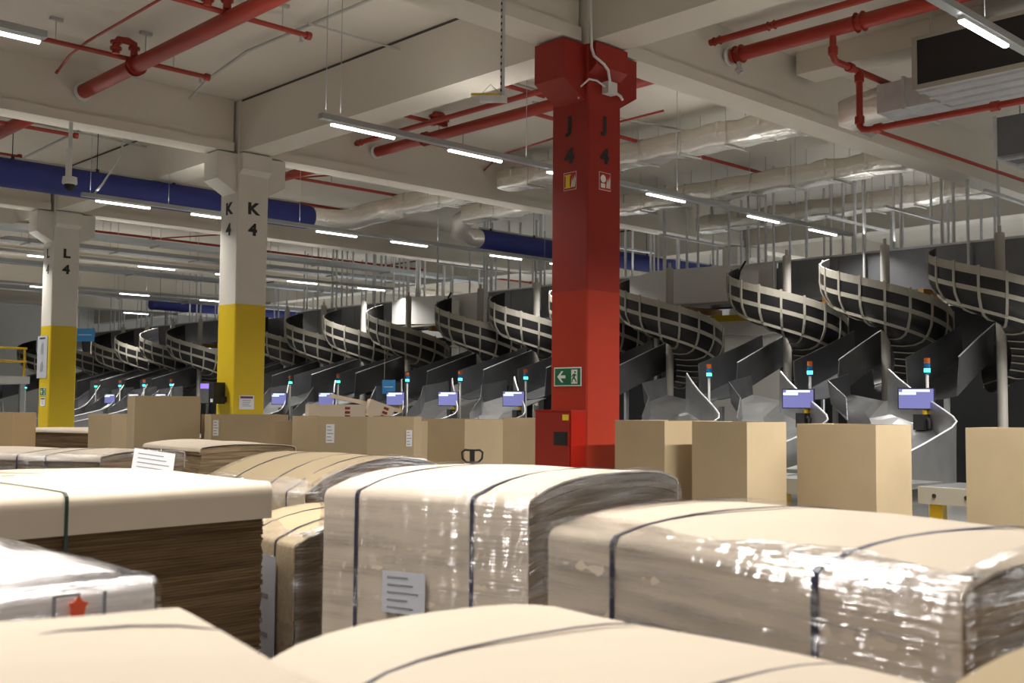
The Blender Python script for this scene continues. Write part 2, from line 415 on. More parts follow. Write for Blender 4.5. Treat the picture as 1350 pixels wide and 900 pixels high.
# conduit on the red column
t = thing('cable_conduit',(10.0,9.0,5.6),'white cable conduit with junction box high on the red column','conduit')
ctr=[(9.93,9.0,7.12),(9.94,8.99,6.6),(9.94,8.62,6.22)]
MB().tube([(9.79,8.90,7.12),(9.80,8.90,6.3),(9.81,8.90,6.05),(9.86,8.90,5.96),(10.04,8.90,5.90),(10.12,8.90,5.84),(10.16,8.92,5.77),(10.24,8.97,5.72)],.018,8).build('conduit_pipe', M['white_plastic'], t)
MB().tube([(10.19,9.0,5.66),(10.02,9.0,5.71),(9.88,9.0,5.70),(9.85,9.12,5.62),(9.86,9.16,5.48)],.013,8).build('cable', M['white_plastic'], t)
MB().box((10.17,8.94,5.58),(10.34,9.045,5.73)).build('junction_box', M['white_plastic'], t)
MB().tube([(10.34,8.99,5.63),(10.46,8.99,5.60),(10.52,9.01,5.57)],.018,8).build('cable_gland', M['white_plastic'], t)

# ------------------------------------------------------------------ light rails and LED battens
LAMPS = []
def light_rail(Y, x0, x1, label, wires):
    Z = 5.23
    t = thing('light_rail',(x0,Y,Z),label,'light rail','suspended light rails')
    MB().box((x0,Y-.05,Z),(x1,Y+.05,Z+.07)).build('rail', M['tray'], t)
    for wx in wires:
        MB().tube([(wx,Y,Z+.07),(wx,Y,CZ)],.0045,6).build('suspension_wire', M['tray'], t)
    return t
def led(x, Y, label, L=1.0):
    Z=5.23
    t = thing('led_batten',(x,Y,Z-.04),label,'lamp','LED battens on the light rails')
    MB().box((x,Y-.03,Z-.035),(x+L,Y+.03,Z-.0005)).build('mounting_channel', M['white_plastic'], t)
    prof=[(-.028,Z-.035),(-.024,Z-.055),(0,Z-.062),(.024,Z-.055),(.028,Z-.035)]
    MB().sheet([[(x+.01,Y+a,b) for a,b in prof],[(x+L-.01,Y+a,b) for a,b in prof]],.004).build('diffuser', M['lamp'], t)
rails = [
 (4.27,3.0,13.3,'light rail crossing the upper right corner of the hall',(10.2,),[7.75,9.68,11.6],'upper right'),
 (11.45,7.6,20.6,'light rail passing behind the red column',(7.68,7.9,11.2,14.8,18.5),[7.76,9.70,11.65,14.0,16.9,19.0],'behind the red column'),
 (10.87,-3.0,4.0,'light rail ending at the upper left edge',(1.0,),[2.95],'at the upper left edge'),
 (18.75,7.6,20.6,'light rail under the blue duct beside the K 4 column',(7.75,9.2,12.0,15.6,19),[7.85,9.65,12.4,14.3,17.2,19.2],'under the blue duct'),
 (26.9,6.0,20.6,'light rail beyond the L 4 column',(8.2,10.4,15,19),[6.6,9.65,12.42,14.6,16.85,19.3],'beyond the L 4 column'),
 (34.0,8.0,20.6,'light rail in the far left of the hall',(11,16),[9.5,12.3,15.1,17.9],'in the far left of the hall'),
 (41.0,10.0,20.6,'light rail farthest from the camera',(13,18),[12.3,15.4,18.4],'farthest from the camera')]
for (Y,x0,x1,lab,wires,lamps,where) in rails:
    light_rail(Y,x0,x1,lab,wires)
    for i,x in enumerate(lamps):
        led(x,Y,('lit white LED batten on the light rail '+where) if len(lamps)==1 else '%s LED batten from the left on the rail %s' % (ORD[i],where))
# light given by those battens and by the same rows outside the frame, plus added fill lights
def area(x,y,z,sx,sy,e,col=(1,.965,.91),sp=145):
    l = bpy.data.lights.new('batten_or_fill_light','AREA'); l.shape='RECTANGLE'; l.size=sx; l.size_y=sy; l.energy=e; l.color=col; l.spread=R(sp)
    o = bpy.data.objects.new('batten_or_fill_light',l); o.location=(x,y,z); COL.objects.link(o)
for Y in (-3.0,4.27,11.45,18.75,26.9,34.0,41.0,48.5):
    for x in ((-3.5,1.5,6.0,11,15.5,18.9,29) if Y<40 else (11,18,25,31)):
        e = 190
        if Y<5 and x>=11: e = 430
        if Y<12 and x==6: e = 80
        if Y==-3.0: e = {11:300,15.5:430,18.9:330}.get(x,0)
        if x==1.5: e = 150
        if x<0: e = 60
        if x==18.9: e *= .7
        if x>20: e *= 3.8
        if e: area(x,Y,5.10,4.0,.12,e,(1,.965,.91) if x<20 else (.90,.95,1.0))
area(1.9,1.3,5.1,4.0,.12,14,sp=100)  # added fill between the lamp rows, no batten hangs here; brightens the foreground
area(1.6,4.27,5.1,4.0,.12,120,sp=125)  # added extra fill over the foreground stacks, on top of the row light
def uplight(x,y,e):  # added upward fill that lifts the ceiling brightness, no lamp of its own
    l = bpy.data.lights.new('ceiling_fill_light','AREA'); l.shape='RECTANGLE'; l.size=4.0; l.size_y=.12; l.energy=e; l.color=(1,.965,.91)
    o = bpy.data.objects.new('ceiling_fill_light',l); o.location=(x,y,5.36); o.rotation_euler=(math.pi,0,0); COL.objects.link(o)
for Y in (4.27,11.45,18.75,26.9,34.0,41.0):
    for x in (1.5,6,11,16,22,29): uplight(x,Y,16)

# ------------------------------------------------------------------ sprinkler pipes
def seg_pipe(name, pts, r, label, cat, group, mat_=None, rings=(), hang=(), cap=False, n=12):
    t = thing(name, pts[0], label, cat, group)
    MB().tube(pts,r,n).build('pipe', mat_ or M['red_pipe'], t)
    P=[Vector(p) for p in pts]; d=(P[1]-P[0]).normalized()
    for q in rings:
        c=P[0]+d*q; MB().tube([c-d*.05,c-d*.05001,c+d*.05],r*1.35,n).build('coupling', mat_ or M['red_pipe'], t)
    for q in hang:
        c=P[0]+d*q
        MB().tube([c+Vector((0,0,r)),(c.x,c.y,CZ-.04)],.008,6).box((c.x-.09,c.y-.03,CZ-.05),(c.x+.09,c.y+.03,CZ-.005)).build('hanger', M['conduit'], t)
    if cap:
        c=P[-1]; MB().tube([c-d*.02,c+d*.05],r*1.6,n).build('end_cap', mat_ or M['red_pipe'], t)
        h=MB().tube([c-d*.10-Vector((0,0,r*.8)),c-d*.10-Vector((0,0,r+.07))],.018,8).tube([c-d*.10-Vector((0,0,r+.07)),c-d*.10-Vector((0,0,r+.08))],.035,8)
        h.build('sprinkler_head', M['conduit'], t)
    return t
GM='thick red sprinkler mains'; GB='thin red sprinkler branch pipes'
seg_pipe('sprinkler_main',[(7.08,17.50,6.71),(7.08,1.0,6.71)],.115,'thick red sprinkler main across the upper left ceiling','pipe',GM,rings=(1.9,7.2),hang=(2.2,7.6),n=20)
seg_pipe('sprinkler_main',[(7.08,25.9,6.71),(7.08,18.15,6.71)],.115,'short piece of thick red main at the left edge behind the beam','pipe',GM,n=20)
seg_pipe('sprinkler_main',[(12.98,17.50,6.71),(12.98,9.64,6.71)],.10,'thick red sprinkler main ending left of the red column','pipe',GM,rings=(1.5,5.3),hang=(1.9,5.9),n=20)
seg_pipe('sprinkler_main',[(12.98,9.05,6.71),(12.98,-1.0,6.71)],.10,'thick red sprinkler main at the upper right','pipe',GM,rings=(.12,2.0),hang=(3.0,),n=20)
seg_pipe('sprinkler_main',[(12.98,25.9,6.71),(12.98,18.15,6.71)],.10,'thick red main seen right of the K 4 column','pipe',GM,n=20)
seg_pipe('sprinkler_main',[(12.45,17.50,6.78),(12.45,9.64,6.78)],.048,'slimmer red pipe running beside the main, left of the red column','pipe',GM,rings=(.12,))
seg_pipe('sprinkler_main',[(12.45,9.05,6.78),(12.45,-1.0,6.78)],.048,'slimmer red pipe running beside the upper right main','pipe',GM,rings=(.12,1.0))
for (x,y,r,where) in ((7.08,17.535,.15,'upper left'),(12.98,17.535,.13,'middle'),(12.98,9.085,.13,'upper right')):
    tt=tag(MB().tube([(x,y-.02,6.71),(x,y+.02,6.71)],r,20).build('pipe_sleeve', M['paper'], None),'white ring where the %s red main enters the beam'%where,'pipe sleeve','pipe sleeves')
# branch pipes along X with caps
br = [((3.0,15.65,6.80),(8.25,15.65,6.80),'red branch pipe crossing under the upper left main, lower one',(2.9,4.7)),
      ((3.0,12.87,6.80),(8.30,12.87,6.80),'red branch pipe crossing the upper left main, higher one',(4.9,)),
      ((12.95,15.46,6.88),(11.45,15.46,6.88),'short red branch pipe left of the middle main, farther one',()),
      ((12.95,12.82,6.88),(11.40,12.82,6.88),'short red branch pipe left of the middle main, nearer one',()),
      ((13.05,16.15,6.70),(17.2,16.15,6.70),'red branch pipe behind the light rail left of the red column',(1.0,)),
      ((13.05,13.40,6.76),(16.5,13.40,6.76),'red branch pipe passing behind the red column',(2.9,)),
      ((6.0,20.75,6.76),(8.25,20.75,6.76),'short red branch pipe above the blue duct, left edge',(1.9,)),
      ((6.0,23.4,6.76),(8.15,23.4,6.76),'small red branch pipe end at the left edge above the blue duct',()),
      ((13.1,21.05,6.76),(17.0,21.05,6.76),'red branch pipe above the silver elbow right of K 4',(1.2,)),
      ((10.9,23.65,6.76),(17.4,23.65,6.76),'long red branch pipe above the blue duct by K 4',(.9,3.2)),
      ((17.3,20.0,6.85),(21.5,20.0,6.85),'red branch pipe behind the silver duct',(2.0,)),
      ((11.6,31.9,6.76),(31.5,31.9,6.76),'very long red branch pipe in the far background',(2,5,8)),
      ((17.0,13.4,6.80),(21.5,13.4,6.80),'red branch pipe among the silver ducts',()),
      ((12.2,29.3,6.8),(15.5,29.3,6.8),'red branch pipe right of the L 4 column',())]
for a,b,lab,hg in br:
    seg_pipe('sprinkler_branch',[a,b],.036,lab,'pipe',GB,hang=hg,cap=True,n=10)
# U fittings on the upper left main
def ufit(x,y,label):
    t=thing('pipe_fitting',(x,y,6.8),label,'pipe fitting','red pipe fittings')
    MB().tube([(x-.28,y,6.80),(x-.28,y,6.95),(x-.24,y,7.02),(x-.1,y,7.03),(x,y,7.0),(x+.0,y,6.83)],.055,10).build('elbow', M['red_pipe'], t)
    for p in ((-.28,6.86),(-.28,6.95),(0,6.92)):
        MB().tube([(x+p[0],y,p[1]),(x+p[0],y,p[1]+.04)],.085,10).build('flange', M['red_pipe'], t)
ufit(7.02,15.55,'red pipe elbow fitting on the upper left main, farther')
ufit(7.02,12.80,'red pipe elbow fitting on the upper left main, nearer')
ufit(12.95,15.4,'red pipe elbow fitting on the main left of the red column')
# bent branch pipes and conduits
seg_pipe('sprinkler_dropper',[(6.54,17.25,6.85),(6.36,16.3,6.86),(6.34,15.6,6.9),(6.34,11.5,6.92)],.020,'thin bent red pipe near the upper left lamp','pipe',GB,rings=(.03,))
seg_pipe('sprinkler_dropper',[(15.86,17.5,6.8),(15.3,16.4,6.85),(15.2,14.8,6.9),(15.12,12.0,6.9)],.020,'thin bent red pipe left of the red column','pipe',GB,rings=(.03,))
seg_pipe('sprinkler_dropper',[(12.6,23.2,6.85),(13.3,22.4,6.88),(14.2,20.6,6.9),(14.8,19.0,6.9)],.020,'thin bent red pipe above the blue duct end','pipe',GB,rings=(.03,))
seg_pipe('sprinkler_dropper',[(14.9,32.8,6.7),(15.4,31.6,6.75),(16.8,29.2,6.8)],.022,'thin bent red pipe between the L 4 and K 4 columns','pipe',GB,rings=(.03,))
GC='grey ceiling conduits'
seg_pipe('ceiling_conduit',[(8.74,17.14,6.85),(8.50,16.1,6.9),(8.45,14.78,7.05),(8.6,9.0,7.08)],.024,'grey bent conduit on the ceiling by the upper left main','conduit',GC,M['conduit'])
seg_pipe('ceiling_conduit',[(8.3,12.87,6.98),(13.2,12.87,6.98)],.016,'grey conduit running on from the capped red pipe','conduit',GC,M['conduit'])
seg_pipe('ceiling_conduit',[(6.0,20.8,6.92),(12.4,21.6,6.92)],.022,'grey conduit above the blue duct','conduit',GC,M['conduit'])
seg_pipe('ceiling_conduit',[(8.6,25.0,6.95),(8.5,20.0,7.0),(8.5,18.2,7.0)],.026,'grey conduit crossing above the dome camera pole','conduit',GC,M['conduit'])
seg_pipe('ceiling_conduit',[(10.2,24.0,7.0),(10.6,18.3,7.0)],.018,'thin conduit on the ceiling left of K 4','conduit',GC,M['conduit'])
seg_pipe('ceiling_conduit',[(13.3,13.45,6.98),(18.6,12.4,6.98)],.018,'grey conduit on the ceiling right of the red column','conduit',GC,M['conduit'])
# the red drop at the upper right
t=thing('sprinkler_dropper',(12.98,7.45,6.6),'red pipe drop with elbows below the upper right main','pipe',GB)
rp=M['red_pipe']
MB().tube([(12.98,7.45,6.62),(12.98,7.45,6.36),(13.03,7.45,6.30),(13.10,7.45,6.29),(15.3,7.45,6.29)],.045,12).build('cross_pipe',rp,t)
MB().tube([(13.63,7.43,6.28),(13.63,7.43,5.52),(13.63,7.38,5.46),(13.63,7.28,5.445),(13.63,3.5,5.44)],.045,12).build('drop_pipe',rp,t)
MB().tube([(14.0,7.43,5.54),(20.5,7.43,5.62)],.028,10).build('thin_run',rp,t)
for c,d in (((12.98,7.45,6.42),(0,0,1)),((13.63,7.43,6.18),(0,0,1)),((13.63,7.43,5.60),(0,0,1)),((13.63,7.16,5.444),(0,1,0)),((13.63,5.6,5.44),(0,1,0)),((13.42,7.45,6.29),(1,0,0))):
    c=Vector(c); d=Vector(d); MB().tube([c-d*.05,c+d*.05],.065,12).build('coupling',rp,t)
MB().tube([(13.63,7.43,5.50),(14.0,7.43,5.54)],.03,10).build('link_pipe',rp,t)
tt=thing('pipe_valve',(12.98,9.0,6.55),'small steel drain valve below the upper right main','valve')
MB().tube([(12.98,8.93,6.60),(12.98,8.93,6.46),(12.98,8.90,6.42)],.04,10).tube([(12.98,8.93,6.50),(12.98,8.93,6.47)],.06,10).build('valve_body',M['galv'],tt)

# ------------------------------------------------------------------ blue fabric ducts
def blue_duct(x0,x1,y,zc,r,label,end):
    t=thing('fabric_duct',(x0,y,zc),label,'air duct','blue fabric air ducts')
    MB().tube([(x0,y,zc),(x1-.25,y,zc),(x1-.08,y,zc),(x1,y,zc)],[r,r,r*.985,r*.93],28).build('fabric_tube', M['blue'], t)
    MB().box((x0,y-.02,zc+r+.015),(x1-.3,y+.02,zc+r+.045)).build('hanging_rail', M['conduit'], t)
    x=x0+.4
    while x<x1-.3:
        MB().tube([(x,y,zc+r-.01),(x,y,CZ)],.008,6).box((x-.03,y-.03,zc+r-.02),(x+.03,y+.03,zc+r+.06)).build('hanger',M['black_matte'],t); x+=1.6
blue_duct(2.0,13.7,21.0,5.90,.27,'long blue fabric air duct across the upper left behind K 4',True)
blue_duct(18.85,33.0,21.0,6.0,.25,'blue fabric air duct behind the red column',True)
blue_duct(20.2,33.0,42.5,5.75,.24,'small distant blue fabric duct between the L 4 and K 4 columns',True)

# ------------------------------------------------------------------ silver insulated ducts
def foil_duct(x, y0, y1, zc, label, w=.55, h=.42, elbow=None):
    t=thing('insulated_duct',(x,y0,zc),label,'air duct','silver insulated air ducts')
    n=max(6,int(abs(y1-y0)/.22)); rows=[]
    rng=random.Random(hash(label)%999 if False else len(label)*13)
    for i in range(n+1):
        y=y0+(y1-y0)*i/n; s=1+ (rng.random()-.5)*.07 - (.05 if i%4==0 else 0)
        sag=.015*math.sin(i*1.3)
        row=[]
        for a in range(20):
            q=2*math.pi*a/20; ca,sa=math.cos(q),math.sin(q)
            e=.28
            px_=math.copysign(abs(ca)**e,ca)*w/2*s; pz=math.copysign(abs(sa)**e,sa)*h/2*s
            row.append((x+px_,y,zc+pz+sag+(rng.random()-.5)*.03))
        rows.append(row)
    up_=[r_[0:11] for r_ in rows]; dn=[r_[10:20]+[r_[0]] for r_ in rows]
    mb=MB().grid(up_,True); mb.add(rows[0],[tuple(range(20))]); mb.add(rows[-1],[tuple(range(19,-1,-1))])
    mb.build('insulation_jacket',M['jacket'],t)
    MB().grid(dn,True).build('foil_underside',M['foil'],t)
    for i in range(2,n,4):
        MB().grid([[Vector(p)+(Vector(p)-Vector((x,q_[0][1],zc))).normalized()*.012+Vector((0,o_,0)) for p in q_] for q_,o_ in ((rows[i],-.03),(rows[i],.03))],True,True).build('seam_band',M['foil'],t)
    for k in range(1,int(abs(y1-y0)/1.0)):
        y=y0+(1 if y1>y0 else -1)*k*1.0
        for sx in (x-w/2-.03,x+w/2+.03): MB().tube([(sx,y,zc-h/2-.05),(sx,y,CZ)],.007,6).build('hanger_rod',M['conduit'],t)
        MB().box((x-w/2-.05,y-.02,zc-h/2-.05),(x+w/2+.05,y+.02,zc-h/2-.02)).build('duct_support',M['conduit'],t)
    if elbow: elbow(t)
    return t
def elbow1(t):
    pts=[(16.2,20.9,6.45),(16.1,21.25,6.42),(15.7,21.45,6.3),(15.2,21.35,6.1),(14.6,21.1,5.95),(14.1,21.0,5.90),(13.72,21.0,5.90)]
    MB().tube(pts,[.26,.27,.27,.26,.25,.25,.25],16).build('foil_elbow',M['foil'],t)
foil_duct(16.2,18.1,20.9,6.50,'silver foil duct with an elbow into the long blue duct',elbow=elbow1)
foil_duct(16.3,17.30,9.75,6.57,'silver foil duct nearest behind the red column')
def elbow2(t):
    MB().tube([(17.9,20.3,6.38),(17.95,20.65,6.3),(18.15,20.95,6.1),(18.5,21.0,6.0),(18.845,21.0,6.0)],[.24,.25,.25,.24,.24],16).build('foil_elbow',M['foil'],t)
foil_duct(17.9,18.1,20.3,6.42,'silver foil duct joining the blue duct behind the red column',elbow=elbow2)
foil_duct(20.0,17.30,9.75,6.50,'second silver foil duct right of the red column')
foil_duct(23.4,17.30,9.75,6.45,'farthest silver foil duct right of the red column')

# ------------------------------------------------------------------ air handler at the upper right
t=thing('air_handler',(14.4,5.0,5.8),'large dark fronted air handling unit at the upper right','air conditioner')
MB().box((13.5,3.4,5.82),(15.2,6.58,6.50)).build('casing',M['galv'],t)
MB().box((13.485,3.5,5.87),(13.5,6.53,6.46)).build('dark_front',M['ac_mesh'],t)
MB().box((13.47,3.4,5.81),(13.5,6.6,5.87)).box((13.47,3.4,6.46),(13.5,6.6,6.51)).box((13.47,6.53,5.87),(13.5,6.6,6.46)).build('front_frame',M['rail'],t)
for k in range(5):
    MB().box((13.6+k*.32,3.4,5.79),(13.66+k*.32,6.58,5.82)).build('base_rib',M['galv'],t)
for (x,y) in ((13.6,6.4),(15.1,6.4)):
    MB().tube([(x,y,6.50),(x,y,CZ)],.01,6).build('threaded_hanger',M['conduit'],t)
t=thing('sheet_metal_duct',(14.6,7.6,5.9),'sheet metal duct with flexible collar left of the air handler','air duct')
MB().box((14.15,6.60,5.80),(15.15,7.45,6.20)).build('duct_box',M['galv'],t)
MB().box((14.1,7.02,5.77),(15.2,7.06,6.23)).build('duct_flange',M['galv'],t)
rows=[]
for i in range(9):
    q=i/8*R(80); y=7.45+.62*math.sin(q); dz=-.10*(1-math.cos(q))
    rows.append([(14.17,y,6.18-.1*i/8),(15.13,y,6.18-.1*i/8),(15.13,y,5.82+dz),(14.17,y,5.82+dz)])
MB().grid(rows,True,True).add(rows[-1],[(3,2,1,0)]).build('flexible_collar',M['foil'],t)
t=thing('sheet_metal_duct',(17.2,5.6,5.5),'dark lower duct box below the air handler at the right edge','air duct')
MB().box((16.0,4.2,5.35),(18.2,6.55,5.92)).build('duct_box',M['grey_panel'],t)
for k in range(4): MB().box((16.15+.55*k,4.2,5.32),(16.25+.55*k,6.55,5.35)).build('duct_rib',M['galv'],t)
MB().box((15.98,6.55,5.32),(18.22,6.60,5.95)).build('duct_flange',M['galv'],t)
for x in (16.2,18.0): MB().tube([(x,6.3,5.92),(x,6.3,CZ)],.01,6).build('threaded_hanger',M['conduit'],t)
tag(MB().box((14.65,6.2,6.80),(15.2,9.04,CZ-.002)).build('ceiling_bulkhead',M['beam']),'boxed white bulkhead under the ceiling at the upper right','bulkhead')

# hanging rail with exit light
t=thing('hanging_sign',(8.15,8.72,5.0),'yellow and white sign plate hung from a perforated rail left of the red column','sign')
MB().box((8.13,8.70,5.02),(8.17,8.73,CZ)).build('perforated_rail',M['galv'],t)
mb=MB()
for k in range(26): mb.box((8.126,8.706,5.12+k*.075),(8.13,8.724,5.15+k*.075))
mb.build('rail_slots',M['black_matte'],t)
MB().cbox((8.02,8.83,5.09),(.34,.14,.012),rz=R(-44),rx=R(24)).build('yellow_plate',M['sticker'],t)
MB().cbox((8.06,8.76,5.03),(.30,.10,.06),rz=R(-44)).build('white_plate',M['white_plastic'],t)
MB().tube([(8.15,8.715,5.08),(8.05,8.80,5.20),(7.98,8.86,5.10)],.004,6).build('hook_wire',M['conduit'],t)

# dome camera on a pole
t=thing('dome_camera',(6.95,17.68,5.2),'white dome camera on a grey pole at the upper left','camera')
MB().tube([(6.95,17.66,BZ),(6.95,17.66,5.30)],.032,12).build('ceiling_pole',M['galv'],t)
MB().tube([(6.92,17.62,5.75),(6.92,17.62,5.28)],.05,12).build('lower_tube',M['white_plastic'],t)
MB().tube([(6.95,17.64,5.30),(6.95,17.64,5.20),(6.95,17.64,5.18)],[.11,.12,.10],20).build('housing',M['white_plastic'],t)
MB().tube([(6.95,17.64,5.18),(6.95,17.64,5.13),(6.95,17.64,5.09),(6.95,17.64,5.07)],[.085,.08,.055,.02],20).build('dome',M['black_matte'],t)
# cable going down to the light rail
tag(MB().tube([(8.1,18.5,6.9),(8.25,18.5,6.85),(8.3,18.55,6.6),(8.2,18.62,6.0),(7.95,18.7,5.5),(7.8,18.74,5.28)],.018,8).build('power_cable',M['conduit']),'grey cable drooping to the end of the light rail by the blue duct','cable')
# duct-like cable trays in the far background
def tray(Y,z,x0,x1,label):
    t=thing('cable_tray',(x0,Y,z),label,'cable tray','grey cable trays')
    MB().box((x0,Y-.25,z),(x1,Y-.23,z+.12)).box((x0,Y+.23,z),(x1,Y+.25,z+.12)).build('side_rail',M['tray'],t)
    MB().box((x0,Y-.23,z),(x1,Y+.23,z+.01)).build('tray_bottom',M['tray'],t)
    x=x0+.8
    while x<x1:
        MB().box((x-.03,Y-.3,z-.04),(x+.03,Y+.3,z-.002)).tube([(x,Y-.28,z),(x,Y-.28,CZ)],.008,6).tube([(x,Y+.28,z),(x,Y+.28,CZ)],.008,6).build('tray_hanger',M['conduit'],t); x+=2.6
tray(28.2,5.95,7.5,25.5,'cable tray just beyond the L 4 column')
tray(32.0,6.2,8,25.5,'cable tray in the middle distance between L 4 and K 4')
tray(36.6,6.15,8,25.5,'dark cable tray in the far distance')
tray(39.5,5.6,9,25.5,'lowest and farthest cable tray')

# ------------------------------------------------------------------ spiral chutes
SX=20.0
def prof_pts(off=0.0):
    return [(1.20+off,0.0),(1.20+off,-.36),(1.17+off,-.54),(1.09+off*.8,-.68-off*.6),(.95+off*.4,-.79-off),(.75,-.845-off),(.45,-.85-off),(.16,-.82-off)]
A0,A1=90.0,400.0
def ztop(a): return 4.47-2.15*(a-130)/360
def spiral(loc,label):
    t=thing('spiral_chute',loc,label,'spiral chute','spiral chutes in a row')
    x0,y0,_=loc
    P=lambda r,a,z: Vector((x0+r*math.cos(R(a)),y0+r*math.sin(R(a)),ztop(a)+z))
    n=46
    rows=[[P(r,A0+(A1-A0)*i/n,z) for (r,z) in prof_pts()] for i in range(n+1)]
    MB().sheet(rows,.02).build('trough',M['black'],t)
    def band(r,z,w,name,a0=A0,a1=A1):
        k=48; mb=MB(); vs=[]
        for i in range(k+1):
            a=a0+(a1-a0)*i/k
            vs += [P(r,a,z-w/2),P(r+.025,a,z-w/2),P(r+.025,a,z+w/2),P(r,a,z+w/2)]
        fs=[(i*4+j,(i+1)*4+j,(i+1)*4+(j+1)%4,i*4+(j+1)%4) for i in range(k) for j in range(4)]+[(0,1,2,3),(k*4+3,k*4+2,k*4+1,k*4)]
        mb.add(vs,fs); return mb.build(name,M['rail'],t)
    band(1.205,-.07,.15,'top_rail'); band(1.20,-.40,.085,'middle_rail'); band(1.05,-.73,.09,'bottom_rail')
    a=A0+12
    while a<A1:
        pts=[P(r,a,z) for (r,z) in [(1.235,.03)]+prof_pts(.035)]
        tng=Vector((-math.sin(R(a)),math.cos(R(a)),0))
        MB().ribbon(pts,tng,.045,.022).build('rib',M['rail'],t); a+=21.0
    MB().tube([(x0,y0,0),(x0,y0,4.86),(x0,y0,4.88)],[.088,.088,.075],14).build('post',M['post'],t)
    MB().tube([(x0,y0,4.88),(x0,y0,5.0)],.035,8).build('post_cap',M['post'],t)
    return t
SY=[5.98,8.18,10.40,12.60,15.69,17.86,20.02,22.19,25.34,27.55,29.73,31.89,37.90,40.12,42.34,44.56,47.6,53.0]
def where_spiral(i):
    y=SY[i]
    if y<15: return '%s spiral chute from the right edge, right of the red column'%ORD[i]
    if 15<y<17: return 'spiral chute just right of the red column'
    if 17<y<19: return 'spiral chute mostly hidden behind the red column'
    if y<32.5: return '%s spiral chute to the left of the red column'%ORD[i-6]
    if y<50: return '%s spiral chute to the left of the K 4 column'%ORD[i-12]
    return 'spiral chute peeping out left of the L 4 column'
s0=None
for i,y in enumerate(SY):
    if i==0: continue
    lab='black spiral chute with grey ribs: '+where_spiral(i)
    lab=lab.replace(': spiral chute',',').replace(': ',', ') if False else 'black ribbed '+where_spiral(i)
    if s0 is None: s0=spiral((SX,y,0),lab)
    else: copy_tree(s0,(SX,y,0),lab)

# feed conveyors behind the spirals
def feed(y0,y1,white,label):
    t=thing('feed_conveyor',(21.4,y0,4.2),label,'conveyor','overhead feed conveyors')
    y=y0; k=0
    while y<y1-.01:
        yn=min(y+1.085*2,y1)
        w = white and k<white
        MB().box((21.38,y+.01,4.12),(21.42,yn-.01,4.98)).build('side_panel',M['white_panel'] if w else M['grey_panel'],t)
        y=yn; k+=1
    MB().box((21.36,y0,4.96),(21.46,y1,5.0)).build('top_rail',M['galv'],t)
    MB().box((21.42,y0,4.16),(22.5,y1,4.24)).build('conveyor_bed',M['grey_panel'],t)
    MB().box((22.5,y0,4.12),(22.54,y1,5.0)).build('rear_panel',M['grey_panel'],t)
    for q in range(int((y1-y0)/2.2)+1):
        yy=min(y0+.3+q*2.17,y1-.1)
        MB().box((21.3,yy-.06,3.96),(22.7,yy+.06,4.115)).build('cross_beam',M['orange_steel'],t)
feed(3.5,13.7,0,'grey feed conveyor above the spiral chutes at the right')
feed(13.75,23.4,2,'feed conveyor with white panels behind the red column')
feed(23.45,33.2,1,'feed conveyor with a white panel left of the red column')
feed(36.0,55,0,'distant feed conveyor left of the K 4 column')
# white infeed between the groups, in front of the grey wall
def infeed(ya,yb,label):
    t=thing('infeed_chute',(20.9,ya,4.2),label,'conveyor','white infeed chutes')
    vs=[]
    prof=[(ya,4.10),(yb,4.22),(yb,4.92),(yb-.5,5.02),(ya+.9,4.98),(ya,4.75)]
    mb=MB(); m=frame((21.05,0,0),(0,1,0),(0,0,1)); mb.prism(prof,.04,m); mb.build('side_panel',M['white_panel'],t)
    MB().box((21.02,ya,4.08),(21.06,yb,4.14)).build('lower_lip',M['rail'],t)
    MB().tube([(21.0,ya+.35,4.3),(20.97,ya+.5,4.5),(20.98,ya+.45,4.8),(21.0,ya+.3,5.02)],.025,8).build('hose',M['black_matte'],t)
infeed(14.0,17.6,'white infeed chute right of the red column')
infeed(24.3,27.5,'white infeed chute between the spirals left of the red column')
# lower tan cover panels with hoses under the conveyors, dark frame behind
def cover(ya,yb,label):
    t=thing('machine_cover',(22.0,ya,2.4),label,'machine cover','tan machine covers')
    MB().box((21.9,ya,0.0),(22.0,yb,3.75)).build('panel',M['wall'],t)
    MB().tube([(21.85,yb-.2,3.7),(21.8,yb-.45,3.5),(21.8,yb-.5,3.0),(21.83,yb-.55,2.4)],.03,8).build('hose',M['white_plastic'],t)
    MB().tube([(21.85,ya,3.45),(21.82,(ya+yb)/2,3.38),(21.85,yb,3.5)],.02,8).build('cable',M['white_plastic'],t)
    MB().box((21.85,ya+.3,3.75),(22.05,yb,3.9)).build('yellow_beam',M['yellow_part'],t)
cover(13.3,16.2,'tan machine cover under the conveyor right of the red column')
cover(23.2,25.6,'tan machine cover under the conveyor left of the red column')
def back_frame(y0,y1,label):
    t=thing('sorter_frame',(23.2,y0,0),label,'machine frame','dark sorter frames')
    MB().box((23.0,y0,0),(23.1,y1,3.9)).build('dark_panel',M['dark'],t)
    y=y0+.5
    while y<y1:
        MB().box((22.85,y-.05,0),(22.95,y+.05,4.1)).build('upright',M['tray'],t); y+=4.3
back_frame(2.5,13.5,'dark sorter frame behind the chutes at the right')
back_frame(13.6,23.4,'dark sorter frame behind the red column')
back_frame(23.5,33.4,'dark sorter frame left of the red column')
back_frame(33.5,56,'dark sorter frame in the far left background')

